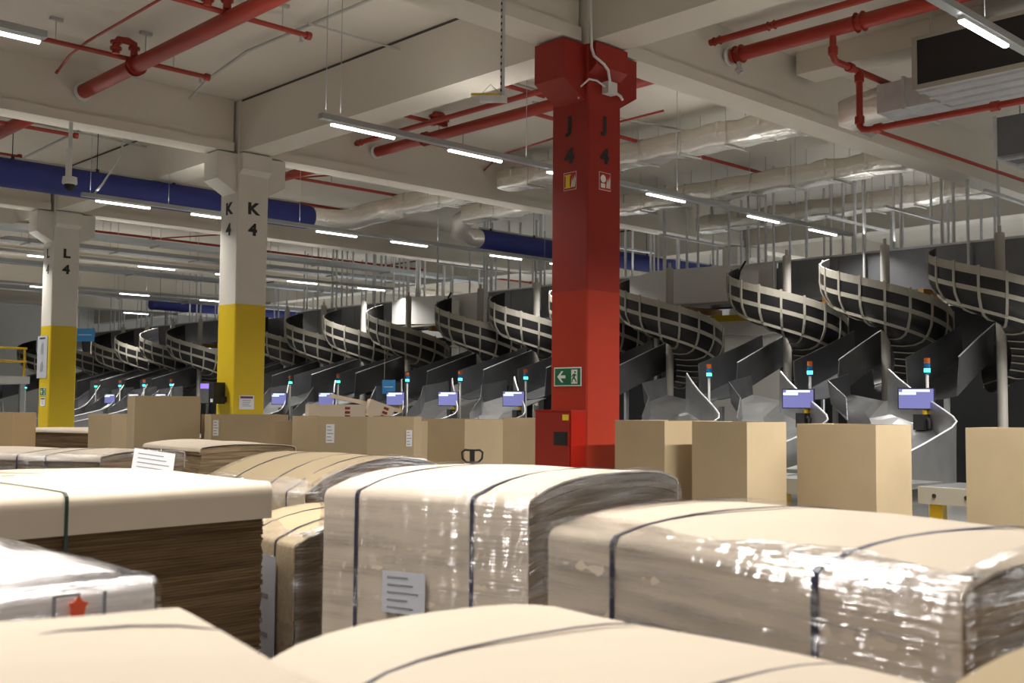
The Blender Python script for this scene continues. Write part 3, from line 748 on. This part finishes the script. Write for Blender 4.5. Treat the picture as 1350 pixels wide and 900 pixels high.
# ------------------------------------------------------------------ slides, stations
def slide(loc,label):
    t=thing('slide_chute',loc,label,'slide chute','steel slide chutes')
    x0,y0,_=loc
    # path: x, floor z, right edge, left edge (relative to the spiral), wall height
    pth=[(20.6,2.62,.42,.98,.66),(19.5,2.30,.25,.88,.66),(18.1,1.90,-.02,.84,.66)]
    fl=[]; rw=[]; lw=[]
    for (x,z,a,b,h) in pth:
        row=[]
        for k in range(9):
            u=k/8; row.append((x,y0+a+(b-a)*u,z-.07*math.sin(math.pi*u)))
        fl.append(row)
        rw.append([(x,y0+a,z),(x,y0+a-.02,z+h*.5),(x,y0+a-.05,z+h)])
        lw.append([(x,y0+b,z),(x,y0+b+.02,z+h*.5),(x,y0+b+.04,z+h)])
    MB().sheet(fl,.015).build('slide_floor',M['chute_metal'],t)
    MB().sheet(rw,.015,False).build('side_wall',M['chute_metal'],t)
    MB().sheet(lw,.015,False).build('side_wall',M['chute_metal'],t)
    MB().tube([r_[2] for r_ in rw],.014,6).build('wall_rim',M['galv'],t)
    # support legs
    for (x,y) in ((19.3,.7),(18.3,.45)):
        MB().box((x-.04,y0+y-.04,0),(x+.04,y0+y+.04,1.70 if x<18.6 else 2.18)).build('leg',M['tray'],t)
    return t
sl=None
SLY=SY[1:]
for i,y in enumerate(SLY):
    if y<15: w='%s steel slide chute from the right edge below the spirals'%ORD[i]
    elif y<17: w='steel slide chute just right of the red column'
    elif y<19: w='steel slide chute behind the red column'
    elif y<33: w='%s steel slide chute to the left of the red column'%ORD[i-5]
    else: w='%s dark steel slide chute to the left of the K 4 column'%ORD[i-11]
    if sl is None: sl=slide((SX,y,0),w)
    else: copy_tree(sl,(SX,y,0),w)

def hopper(loc,label):
    t=thing('station_hopper',loc,label,'hopper','curved steel hoppers of the packing stations')
    y0=loc[1]
    top=[(17.05,.92,2.33),(16.8,.60,2.15),(16.55,.25,1.97),(16.3,-.10,1.83),(16.0,-.50,1.66),(15.8,-.72,1.57),(15.6,-.86,1.50),(15.3,-.93,1.42),(14.4,-.98,1.22),(13.65,-1.0,1.06)]
    rows=[[(x,y0+y,z),(x-.02,y0+y,(z+.62)/2),(x-.03,y0+y,.62)] for x,y,z in top]
    MB().sheet(rows,.02).build('curved_panel',M['chute_pale'],t)
    MB().tube([(x,y0+y,z) for x,y,z in top],.014,8).build('rim',M['galv'],t)
    fl=[[(18.0,.85,1.86),(18.0,1.5,1.80),(18.0,2.15,1.92)],[(16.9,.55,1.62),(17.0,1.25,1.50),(17.1,2.0,1.74)],[(16.2,-.2,1.36),(16.2,.7,1.24),(16.3,1.25,1.46)],[(15.4,-.82,1.08),(15.3,.2,1.0),(15.5,.85,1.10)],[(14.5,-.90,.88),(14.5,.2,.86),(14.5,.78,.90)],[(13.65,-.93,.80),(13.65,.1,.80),(13.65,.75,.80)]]
    MB().sheet([[(x,y0+y,z) for x,y,z in r_] for r_ in fl],.015,False).build('hopper_floor',M['chute_pale'],t)
    MB().sheet([[(18.0,y0+2.16,1.90),(18.02,y0+2.2,2.30)],[(17.1,y0+2.02,1.76),(17.1,y0+2.08,2.16)],[(16.4,y0+1.30,1.48),(16.4,y0+1.34,1.86)],[(15.7,y0+.90,1.16),(15.7,y0+.93,1.5)]],.015,False).build('left_guard',M['chute_metal'],t)
    MB().box((13.7,y0-.96,0),(13.8,y0-.86,.62)).build('leg',M['yellow_part'],t)
    MB().box((16.2,y0-.3,0),(16.3,y0-.2,.62)).build('leg',M['yellow_part'],t)
    return t
def beacon(loc,label):
    t=thing('signal_beacon',loc,label,'signal light','signal beacons on poles')
    x,y,_=loc
    MB().tube([(x,y,0),(x,y,2.22)],.022,10).build('pole',M['white_plastic'],t)
    MB().tube([(x,y,2.22),(x,y,2.25)],.045,12).build('base_collar',M['beacon_blue'],t)
    tag(MB().tube([(x,y,2.25),(x,y,2.31)],.048,14).build('green_lens',M['beacon_green'],t),'glowing green lens')
    MB().tube([(x,y,2.31),(x,y,2.39)],.048,14).build('blue_lens',M['beacon_blue'],t)
    MB().tube([(x,y,2.39),(x,y,2.47)],.046,14).build('orange_lens',M['beacon_orange'],t)
    return t
def monitor(loc,label):
    t=thing('station_monitor',loc,label,'monitor','monitors at the packing stations')
    x,y,z=loc
    m=frame((x,y,z),(.28,-.96,0),(0,0,1))
    MB().box((-.27,-.165,-.03),(.27,.165,.0),m).build('casing',M['black_matte'],t)
    MB().box((-.255,-.15,0),(.255,.15,.004),m).build('screen',M['screen'],t)
    MB().box((-.20,.105,.004),(.20,.14,.006),m).box((-.25,.06,.004),(.0,.10,.006),m).build('bright_bar',M['screen_bar'],t)
    MB().tube([m@Vector((.12,-.12,-.06)),m@Vector((.12,-.30,-.06)),m@Vector((.10,-.75,-.06)),(m@Vector((.10,0,-.06)))*1.0-Vector((0,0,z-.75))],.04,10).build('yellow_stand',M['yellow_part'],t)
    MB().cbox(m@Vector((.07,-.36,-.02)),(.12,.22,.24),rz=R(-20)).tube([m@Vector((.12,-.28,.0)),m@Vector((.2,-.34,.05)),m@Vector((.2,-.46,.05))],.035,8).build('scanner_holder',M['black_matte'],t)
    return t
ST=[7.90,9.96,12.04,16.83,18.97,20.91,23.8,26.08,33.1,35.05,36.9,38.9,43.6,45.7]
h0=b0=m0=None
for i,y in enumerate(ST):
    if i<3: w='%s from the right edge'%ORD[i]
    elif i<8: w='%s to the left of the red column'%ORD[i-3]
    else: w='%s left of the K 4 column'%ORD[i-8]
    lb='green glowing signal beacon on a pole, '+w
    ly='curved steel station hopper, '+w
    lm='station monitor with blue violet screen, '+w
    if b0 is None:
        b0=beacon((16.5,y,0),lb); h0=hopper((15.5,y,0),ly); m0=monitor((16.16,y+.02,1.835),lm)
    else:
        copy_tree(b0,(16.5,y,0),lb)
        if i<12: copy_tree(h0,(15.5,y,0),ly)
        if i!=2 and i<11: copy_tree(m0,(16.16,y+.02,1.835),lm)
# work tables
def table(loc,label):
    t=thing('work_table',loc,label,'work table','steel work tables')
    y=loc[1]; L=1.9
    MB().box((12.55,y-.98,.70),(13.6,y-.98+L,.76)).build('top',M['chute_pale'],t)
    MB().box((12.5,y-.98,.56),(12.55,y-.98+L,.76)).build('front_rail',M['rail'],t)
    mb=MB()
    for k in range(5): mb.tube([(12.5,y-.8+.38*k,.66),(12.485,y-.8+.38*k,.66)],.025,8)
    mb.build('rail_bolts',M['black_matte'],t)
    for yy in (y-.85,y+.75):
        MB().box((12.6,yy-.08,0),(12.72,yy+.08,.56)).build('leg',M['yellow_part'],t)
    MB().box((12.7,y-.8,.25),(12.75,y+.7,.33)).build('cross_brace',M['tray'],t)
    return t
tb=None
for i,y in enumerate([7.3,9.3,11.3,5.2]):
    lb=['steel work table between the second and third cardboard boxes from the right','steel work table in the gap right of the red column box','steel work table behind the red column box','steel work table with a parcel, rightmost gap'][i]
    if tb is None: tb=table((12.5,y,0),lb)
    else: copy_tree(tb,(12.5,y,0),lb)
tag(MB().cbox((12.95,5.30,.815),(.34,.26,.10),rz=R(20)).build('small_parcel',M['kraft']),'small kraft parcel lying on the rightmost steel table','parcel')

# blue hanging signs
def blue_sign(o,ux,w,h,label,body):
    t=thing('blue_sign',o,label,'sign')
    m=frame(o,ux,(0,0,1))
    MB().box((-w/2,-h/2,-.02),(w/2,h/2,0),m).build('panel',M['blue_sign'],t)
    MB().box((-w*.36,-h*.02,0),(w*.36,h*.03,.004),m).build('white_line',M['sign_white'],t)
    MB().tube([m@Vector((-w*.35,h/2,-.01)),(m@Vector((-w*.35,0,-.01))*Vector((1,1,0)) if False else m@Vector((-w*.35,h/2+1.6,-.01)))],.006,6).build('hanger',M['conduit'],t)
blue_sign((13.1,31.75,3.66),(.7,-.7,0),.55,.38,'blue hanging sign right of the L 4 column','')
blue_sign((17.3,22.7,2.15),(.3,-.95,0),.4,.36,'blue sign plate above a packing station left of the red column','')

# hanging rods of the conveyor
r0=tag(MB().tube([(0,0,5.0),(0,0,CZ)],.032,8).build('hanging_rod',M['galv']),'thin galvanised rod hanging from the ceiling to the chute conveyors','hanging rod','conveyor hanging rods')
def rod(x,y,s=1.0):
    c=r0.copy(); COL.objects.link(c); c.location=(x,y,0); return c
r0.location=(21.2,4.6,0)
rng=random.Random(3)
r1=tag(MB().tube([(0,0,4.3),(0,0,CZ)],.030,8).build('hanging_rod',M['galv']),'longer galvanised rod passing in front of the grey conveyor panels','hanging rod','long hanging rods')
r1.location=(21.15,5.2,0)
for i,y in enumerate(SY):
    for (x,dy) in ((21.5,.55),(22.6,.35),(21.5,1.5),(22.6,1.2),(24.2,.8),(24.3,1.75),(25.2,.2),(22.0,1.9),(23.3,.1)):
        rod(x+(rng.random()-.5)*.1,y+dy+(rng.random()-.5)*.3)
    if y>30: continue
    c=r1.copy(); COL.objects.link(c); c.location=(21.25,y+1.12,0)
# strut cross bars at rod tops
def strut(x0,x1,y,z,i,label):
    t=tag(MB().box((x0,y-.03,z),(x1,y+.03,z+.05)).build('strut_rail',M['galv']),label,'strut','galvanised strut bars')
for i,(x,y,z) in enumerate([(20.4,8.6,5.75),(20.4,10.6,5.7),(20.4,11.9,5.65),(20.4,16.3,5.75),(20.4,18.6,5.8),(20.4,24.5,5.8),(20.4,29,5.8),(20.4,38.5,5.85),(20.4,43,5.85)]):
    strut(x,x+2.6,y,z,i,'short galvanised strut bar between hanging rods, '+('%s from the right'%ORD[i]))

# far left mezzanine
t=thing('mezzanine_platform',(13.0,42.5,0),'cream mezzanine deck with dark base at the far left','platform')
MB().box((11.0,40.6,2.35),(14.8,44.5,2.62)).build('deck',M['white_panel'],t)
for (x,y) in ((11.2,40.8),(14.6,40.8),(11.2,44.3),(14.6,44.3)): MB().box((x-.08,y-.08,0),(x+.08,y+.08,2.35)).build('leg',M['tray'],t)
t=thing('guard_rail',(13.0,40.7,2.62),'yellow guard rail on the far left mezzanine','railing')
for z in (3.62,3.15): MB().tube([(11.02,44.2,z),(11.02,40.7,z),(14.7,40.7,z)],.04,8).build('rail',M['yellow_part'],t)
for k in range(5): MB().tube([(11.02+.9*k,40.7,2.62),(11.02+.9*k,40.7,3.62)],.04,8).build('upright',M['yellow_part'],t)
for k in range(3): MB().tube([(11.02,41.6+1.2*k,2.62),(11.02,41.6+1.2*k,3.62)],.04,8).build('upright',M['yellow_part'],t)

# ------------------------------------------------------------------ pallet bundles of flat board
def bundle(FL, FR, depth, zedge, dome, label, cover='kraft', edge='edge', flap=1.2, straps=(), film=None, power=2.4, layer=.028, strap_mat='strap', skew=0.0, jit=.006, film_over=.10, endtilt=0.0, film_z0=.25, cover_over=.0, mid=None):
    FL=Vector((*FL,0)); FR=Vector((*FR,0)); L=(FR-FL).length; u=(FR-FL).normalized(); n=Vector((-u.y,u.x,0))
    t=thing('board_bundle',(FL+FR)/2+n*depth/2,label,'cardboard stack','pallet bundles of flat cardboard')
    rng=random.Random(int(L*1000)+int(depth*77))
    h=lambda v: dome*(1-abs(2*v-1)**power)
    P=lambda a,v,z: FL+u*a+n*(v*depth)+Vector((0,0,z))
    V=[0,.015,.05,.10,.18,.28,.40,.52,.64,.74,.83,.90,.95,.985,1.0]
    nl=max(4,int(zedge/layer)); mb=MB()
    for k in range(nl):
        z0=zedge*k/nl; z1=zedge*(k+1)/nl-.0015; f=((k+.5)/nl)**1.5
        j0,j1,jf,jb=[(rng.random()-.5)*2*jit for _ in range(4)]
        top=[];
        a0=j0; a1=L+j1
        lo=[]
        for v in V:
            q=v*depth; q=max(jf if v==0 else q, q) if v==0 else q
            q=(jf if v==0 else (depth+jb if v==1.0 else q))
            lo.append((q,z0+h(v)*f,z1+h(v)*f))
        vs=[]
        for (q,za,zb) in lo:
            for a in (a0,a1):
                base=FL+u*a+n*q
                vs.append(base+Vector((0,0,za))); vs.append(base+Vector((0,0,zb)))
        m=len(lo); fs=[]
        for i in range(m-1):
            b=i*4; c=b+4
            fs+= [(b+1,b+3,c+3,c+1),(b,c,c+2,b+2),(b,b+1,c+1,c),(b+2,c+2,c+3,b+3)]
        fs+=[(0,2,3,1),((m-1)*4,(m-1)*4+1,(m-1)*4+3,(m-1)*4+2)]
        mb.add(vs,fs)
    mb.build('board_layers',M[edge],t)
    off=.004
    def path(o,down_f,down_b,rad=.03):
        pts=[]
        nz=8
        for i in range(nz): pts.append((-o,zedge-down_f+ (down_f-rad)*i/nz))
        for i in range(4):
            q=R(90*i/3); pts.append((-o+rad*(1-math.cos(q)),zedge+o-rad+rad*math.sin(q)))
        for v in V[3:-3]: pts.append((v*depth,zedge+h(v)+o))
        for i in range(4):
            q=R(90-90*i/3); pts.append((depth+o-rad*(1-math.cos(q)),zedge+o-rad+rad*math.sin(q)))
        for i in range(1,nz+1): pts.append((depth+o,zedge-rad-(down_b-rad)*i/nz))
        return pts
    if cover:
        pts=path(.008,flap,.12); co=.006+cover_over
        rows=[]
        for (q,z) in pts:
            row=[]
            for k in range(9):
                a=-co+(L+2*co)*k/8
                w=.004*math.sin(a*7+q*5)
                row.append(FL+u*a+n*q+Vector((0,0,z+ (w if 0<q<depth else 0))))
            rows.append(row)
        MB().sheet(rows,.006).build('cover_sheet',M[cover],t)
    for s in straps:
        a=s if not isinstance(s,tuple) else s[0]; w=.014 if not isinstance(s,tuple) else s[1]
        pts=path(.017,min(zedge-.02,1.25),.5)
        MB().ribbon([FL+u*(a+.0*q)+n*q+Vector((0,0,z)) for q,z in pts],u,w,.002).build('strap',M[strap_mat],t)
    if film:
        f=.02; rows=[]
        nz=26; na=64
        # film: front side, wrapped round the right and left ends, then rolled over the top edge
        loop=[]
        for k in range(na+1): loop.append((-f+(L+2*f)*k/na,-f,'f'))
        right=[]
        for k in range(1,19): loop.append((L+f,-f+(depth+2*f)*k/18,'r'))
        left=[(-f,-f+(depth+2*f)*k/18,'l') for k in range(18,0,-1)]
        loop=left+loop
        zz=[film_z0+(zedge-film_z0)*i/nz for i in range(nz+1)]
        for z in zz:
            row=[]
            for (a,q,sd) in loop:
                v=min(1,max(0,q/depth)); zt=z+h(v)*((z/zedge)**1.5)
                w=(rng.random()-.5)*.010+.006*math.sin(z*60+a*3)
                row.append(FL+u*(a+(w if sd=='r' else 0))+n*(q-(w if sd=='f' else 0))+Vector((0,0,zt)))
            rows.append(row)
        for i in range(1,5):       # over the top edge
            row=[]
            for (a,q,sd) in loop:
                q2=q; a2=a; d_=film_over*i/4*(1+.35*math.sin(a*9+q*7))
                if sd=='f': q2=q+d_+f*.5
                if sd=='r': a2=a-d_*.6-f*.5
                if sd=='l': a2=a+d_*.6+f*.5
                v=min(1,max(0,q2/depth))
                row.append(FL+u*a2+n*q2+Vector((0,0,zedge+h(v)+.022+.004*(rng.random()))))
            rows.append(row)
        MB().grid(rows,True).build('stretch_film',M[film],t)
    return t,P,u,n,h

def sticker(P0,ux,uy,w,h,name,mat_,parent,th=.003):
    m=frame(P0,ux,uy)
    return MB().box((-w/2,-h/2,0),(w/2,h/2,th),m).build(name,mat_,parent)
def label_lines(P0,ux,uy,w,h,parent,k=5,mat_='ink_grey'):
    m=frame(P0,ux,uy); mb=MB()
    for i in range(k):
        y=h*(.36-.72*i/(k-1)); mb.box((-w*.38,y-h*.02,.0032),(w*(.1+.25*((i*7)%3)/2),y+h*.02,.0045),m)
    return mb.build('printed_lines',M[mat_],parent)

# S1, right wrapped bundle
t,P,u,n,h=bundle((2.264,2.191),(2.089,.938),1.05,1.300,.045,'large film wrapped cardboard bundle at the right with two dark straps','kraft',straps=((.27,.016),(.93,.020)),film='film',power=2.6,film_over=.09)
# S2, middle wrapped bundle
t,P,u,n,h=bundle((2.581,3.783),(2.853,2.89),1.5,1.300,.065,'film wrapped cardboard bundle in the middle, below the red column','kraft',straps=((.16,.016),(.70,.016)),film='film_light',power=2.8,film_over=.04,edge='edge_mid')
sticker(P(.40,-.025/1.5,.93),u,(0,0,1),.20,.16,'delivery_note',M['paper_grey'],t); label_lines(P(.40,-.025/1.5,.93),u,(0,0,1),.20,.16,t)
# S3, big dark stack at the left
t,P,u,n,h=bundle((1.25,4.14),(2.575,4.27),1.55,1.300,.01,'tall dark edged cardboard stack at the left with a folded cover sheet','kraft',edge='edge_dark',flap=.145,straps=(.42,),strap_mat='strap_green',power=2,jit=.005,cover_over=.03,layer=.012)
zt=1.325+h(.5)
mz=Matrix.Translation((0,0,zt))
MB().prism([(1.60,5.62),(1.58,5.50),(1.70,5.24),(1.91,5.06),(1.80,5.26),(1.72,5.50)],.0015,mz).build('orange_marking',M['ink_orange'],t)
MB().prism([(1.74+.03*math.cos(k*.785),4.99+.03*math.sin(k*.785)) for k in range(8)],.0015,mz).build('grey_dot',M['ink_grey'],t)
MB().prism([(1.58+.03*math.cos(k*.785),5.02+.03*math.sin(k*.785)) for k in range(8)],.0015,mz).build('grey_dot',M['ink_grey'],t)
# S4, small bundle between S3 and S2
t,P,u,n,h=bundle((2.86,5.02),(2.78,4.32),1.0,1.02,.10,'cardboard bundle squeezed between the dark left stack and the middle bundle','kraft_tan',straps=(.22,.52),film='film_light',power=2.2,edge='edge_dark')
sticker(P(.33,-.03,.70),u,(0,0,1),.46,.50,'document_pouch',M['paper_grey'],t); label_lines(P(.33,-.03,.70),u,(0,0,1),.46,.50,t,7)
# S5 white wrapped stack lower left
t,P,u,n,h=bundle((.20,2.60),(1.262,2.616),1.25,1.20,.012,'white film wrapped stack at the lower left with a printed logo band','white_wrap',flap=.9,film='film_heavy',power=2,edge='edge')
m=frame(P(.895,-.026/1.25,1.175),u,(0,0,1))
MB().box((-.085,-.03,0),(-.077,.03,.003),m).box((-.085,.026,0),(-.02,.032,.003),m).build('printed_frame',M['ink_grey'],t)
MB().box((.035,-.03,0),(.043,.03,.003),m).box((.0,-.03,0),(.043,-.024,.003),m).build('printed_frame',M['ink_grey'],t)
MB().prism([(-.04,-.028),(-.012,-.028),(-.006,.0),(.0,.008),(-.014,.012),(-.024,.028),(-.034,.012),(-.046,.010),(-.042,-.002)],.003,m).build('red_mark',M['ink_red'],t)
# S6, S7, S8 near bundles
t,P,u,n,h=bundle((-.293,1.089),(.678,.848),1.0,1.287,.012,'nearest rounded cardboard bundle at the bottom left','kraft',power=2.2,flap=1.2)
MB().ribbon([(.45,1.60,1.309),(.575,1.656,1.309),(.67,1.678,1.309),(.763,1.649,1.309),(.82,1.60,1.309),(.86,1.53,1.307)],(0,1,0),.009,.002).build('strap',M['strap'],t)
bundle((1.05,1.74),(1.00,.74),.80,1.180,.040,'nearest rounded cardboard bundle at the bottom centre','kraft',straps=((.28,.008),(.72,.008)),power=3.0)
bundle((1.36,.66),(1.36,-.40),.66,1.255,.03,'cardboard bundle corner at the bottom right edge','kraft_tan',power=2.2)
# S9 barrel wrapped bundle
bundle((3.76,7.09),(3.86,5.90),1.45,1.10,.20,'barrel shaped wrapped cardboard bundle behind the dark left stack','kraft_tan',straps=(.32,.75,1.02),film='film_light',power=2.0,edge='edge_dark')
# S10 layered stack
bundle((4.57,9.67),(4.49,8.45),.88,1.28,.03,'layered cardboard stack in front of the tall upright box','kraft',flap=.01,power=2,layer=.05,jit=.018)
# S11
bundle((2.45,9.6),(3.42,7.95),1.1,1.25,.03,'black banded cardboard stack at the left edge behind the dark stack','kraft',flap=.01,power=2,layer=.03,straps=(1.2,1.45),film='film_light',jit=.012)
# S12
bundle((5.41,15.25),(5.89,13.64),1.5,1.30,.01,'brown cardboard stack with pale top in front of the L 4 column','kraft',flap=.02,power=2,edge='edge_dark',layer=.05)
# loose sheet of paper on S11
tp=thing('paper_sheet',(2.70,5.9,1.30),'tilted white printed paper sheet behind the dark left stack','paper')
m=frame((3.26,6.76,1.27),(.78,-.55,-.14),(.22,.25,.75))
MB().box((-.13,-.085,0),(.13,.085,.004),m).build('sheet',M['paper'],tp)
mb=MB()
for k in range(5): mb.box((-.10,.05-.03*k,.004),(.06+.02*(k%3),.056-.03*k,.0055),m)
mb.build('printed_lines',M['ink_grey'],tp)

# ------------------------------------------------------------------ upright cardboard boxes
def gaylord(poly, z, label, m='kraft_tan', labels=(), flaps=0):
    cx=sum(p[0] for p in poly)/len(poly); cy=sum(p[1] for p in poly)/len(poly)
    t=thing('cardboard_box',(cx,cy,0),label,'cardboard box','upright cardboard boxes')
    n=len(poly); inn=[(cx+(p[0]-cx)*.97,cy+(p[1]-cy)*.97) for p in poly]
    vs=[(*p,0) for p in poly]+[(*p,z) for p in poly]+[(*p,z) for p in inn]+[(*p,.03) for p in inn]
    fs=[]
    for i in range(n):
        j=(i+1)%n
        fs+=[(i,j,n+j,n+i),(n+i,n+j,2*n+j,2*n+i),(2*n+i,2*n+j,3*n+j,3*n+i)]
    fs+=[tuple(range(n-1,-1,-1)),tuple(range(3*n,4*n))]
    MB().add(vs,fs).build('box_wall',M[m],t)
    for (i,f,zz,w,hh) in labels:
        a=Vector((*poly[i],0)); b=Vector((*poly[(i+1)%n],0)); d=(b-a).normalized(); nn=Vector((d.y,-d.x,0))
        p=a+(b-a)*f+nn*.002+Vector((0,0,zz))
        s=sticker(p,d,(0,0,1),w,hh,'address_label',M['paper'],t); label_lines(p,d,(0,0,1),w,hh,s,5)
    return t
def corner_box(P,l1,l2,z,label,d1=(0,1),d2=(1,0),**k):
    P=Vector(P); d1=Vector(d1).normalized(); d2=Vector(d2).normalized()
    # counter-clockwise seen from above: P -> P+d2 -> P+d1+d2 -> P+d1
    poly=[tuple(P+d1*l1),tuple(P),tuple(P+d2*l2),tuple(P+d1*l1+d2*l2)]
    return gaylord(poly,z,label,**k)
corner_box((10.17,6.92),.74,.78,1.51,'tall open cardboard box, second to the right of the red column')
corner_box((11.19,5.95),.98,.82,1.49,'tall open cardboard box, third to the right of the red column')
corner_box((11.6,4.42),.72,.8,1.475,'tall open cardboard box cut by the right edge')
corner_box((10.0,7.92),.75,1.02,1.51,'tall open cardboard box directly right of the red column')
corner_box((7.62,8.68),.90,.55,1.52,'open cardboard box behind the pallet jack handle')
corner_box((10.95,10.25),1.4,.8,1.50,'shaded cardboard box just left of the red hose cabinet')
gaylord([(5.56,8.74),(5.64,8.44),(5.96,8.13),(6.34,7.93),(6.85,8.45),(6.3,9.2)],1.555,'worn cardboard box with two white labels, parcels piled behind it',labels=((1,.25,1.40,.075,.17),(2,.90,1.36,.055,.15)))
d=(.95,-.31); e=(.31,.95)
corner_box((5.94,10.96),.6,.85,1.545,'wide cardboard box with a white label at each end, below the K 4 column',d1=e,d2=d,labels=((1,.06,1.40,.06,.17),(1,.90,1.38,.075,.16)))
corner_box((5.34,11.55),.7,.70,1.745,'tallest upright cardboard box, left of the K 4 column',d1=e,d2=d)
corner_box((5.70,12.95),.38,.5,1.53,'narrow cardboard box half hidden behind the tallest box',d1=(-.35,.93),d2=(.93,.35))
corner_box((4.62,13.15),.8,.36,1.545,'brown cardboard box at the left edge beside the L 4 column',m='kraft_warm',d1=(-.45,.89),d2=(.89,.45))
# parcels above the labelled box
def parcel(c,size,rz,label,rx=0.0,ry=0.0):
    t=thing('parcel_box',c,label,'parcel','parcels piled behind the labelled box')
    MB().cbox(c,size,rz,rx,ry).build('carton',M['kraft'],t)
    mm=Matrix.Translation(c)@Matrix.Rotation(rz,4,'Z')@Matrix.Rotation(ry,4,'Y')@Matrix.Rotation(rx,4,'X')
    a,b,c2=[q/2 for q in size]
    mb=MB()
    for k in range(3): mb.box((a*.35-.02,-b-.003,-c2*.6+c2*.5*k),(a*.35+.03,-b,-c2*.6+c2*.5*k+c2*.3),mm)
    mb.build('printed_symbols',M['ink_dark_red'],t)
    return t
gaylord([(5.75,9.35),(6.3,9.22),(6.9,8.55),(7.3,8.9),(6.4,9.9)],1.50,'cardboard box behind the worn labelled box')
parcel((6.27,9.09,1.585),(.55,.35,.16),R(-28),'larger kraft parcel with red symbols on the box behind the labels')
parcel((6.68,8.93,1.60),(.25,.30,.17),R(-30),'small tilted kraft parcel right of the larger one',ry=R(20))
parcel((6.72,9.20,1.68),(.75,.3,.04),R(-35),'flat pale carton flap lying over the parcels',ry=R(12))

# pallet jack handle
t=thing('pallet_jack_handle',(6.02,6.76,0),'black looped pallet jack handle behind the middle bundle','handle')
m=frame((6.02,6.76,1.25),(.69,-.72,0),(0,0,1))
loop=lambda s:[m@Vector(p) for p in ((0,.045*1,0),(s*.06,.05,0),(s*.085,.03,0),(s*.08,-.02,0),(s*.05,-.05,0),(0,-.052,0))]
MB().tube(loop(-1),.009,8).build('grip_loop',M['black_matte'],t); MB().tube(loop(1),.009,8).build('grip_loop',M['black_matte'],t)
MB().box((-.02,-.055,-.015),(.02,.055,.015),m).build('control_head',M['black_matte'],t)
MB().tube([m@Vector((0,-.05,0)),(5.95,6.70,.6),(5.85,6.62,.12)],.018,10).build('shaft',M['black_matte'],t)
MB().box((5.75,6.5,0),(6.0,6.75,.16)).build('base',M['red_cab'],t)

# ------------------------------------------------------------------ camera, world, view
f=1448.39; yaw,pit,rol=R(46.30121922),R(3.43214845),R(.47181161)
fw=Vector((math.cos(pit)*math.cos(yaw),math.cos(pit)*math.sin(yaw),math.sin(pit)))
rt=Vector((math.sin(yaw),-math.cos(yaw),0)); up=rt.cross(fw)
c,s=math.cos(rol),math.sin(rol); rt,up=rt*c+up*s,rt*-s+up*c
cam=bpy.data.cameras.new('camera'); cam.sensor_width=36; cam.lens=f/1350*36; cam.clip_start=.05
cam.dof.use_dof=True; cam.dof.focus_distance=13.0; cam.dof.aperture_fstop=4.5
co=bpy.data.objects.new('camera',cam); COL.objects.link(co)
mw=Matrix((rt,up,-fw)).transposed().to_4x4(); mw.translation=(0,0,1.65); co.matrix_world=mw
SC.camera=co
w=bpy.data.worlds.new('world'); SC.world=w; w.use_nodes=True
w.node_tree.nodes['Background'].inputs[0].default_value=(1,.97,.93,1); w.node_tree.nodes['Background'].inputs[1].default_value=.10
SC.view_settings.view_transform='Standard'; SC.view_settings.look='None'; SC.view_settings.gamma=1; SC.view_settings.exposure=-0.05
SC.view_settings.use_curve_mapping=False
SC.cycles.use_denoising=True; SC.cycles.sample_clamp_indirect=6; SC.cycles.max_bounces=8; SC.cycles.transparent_max_bounces=16
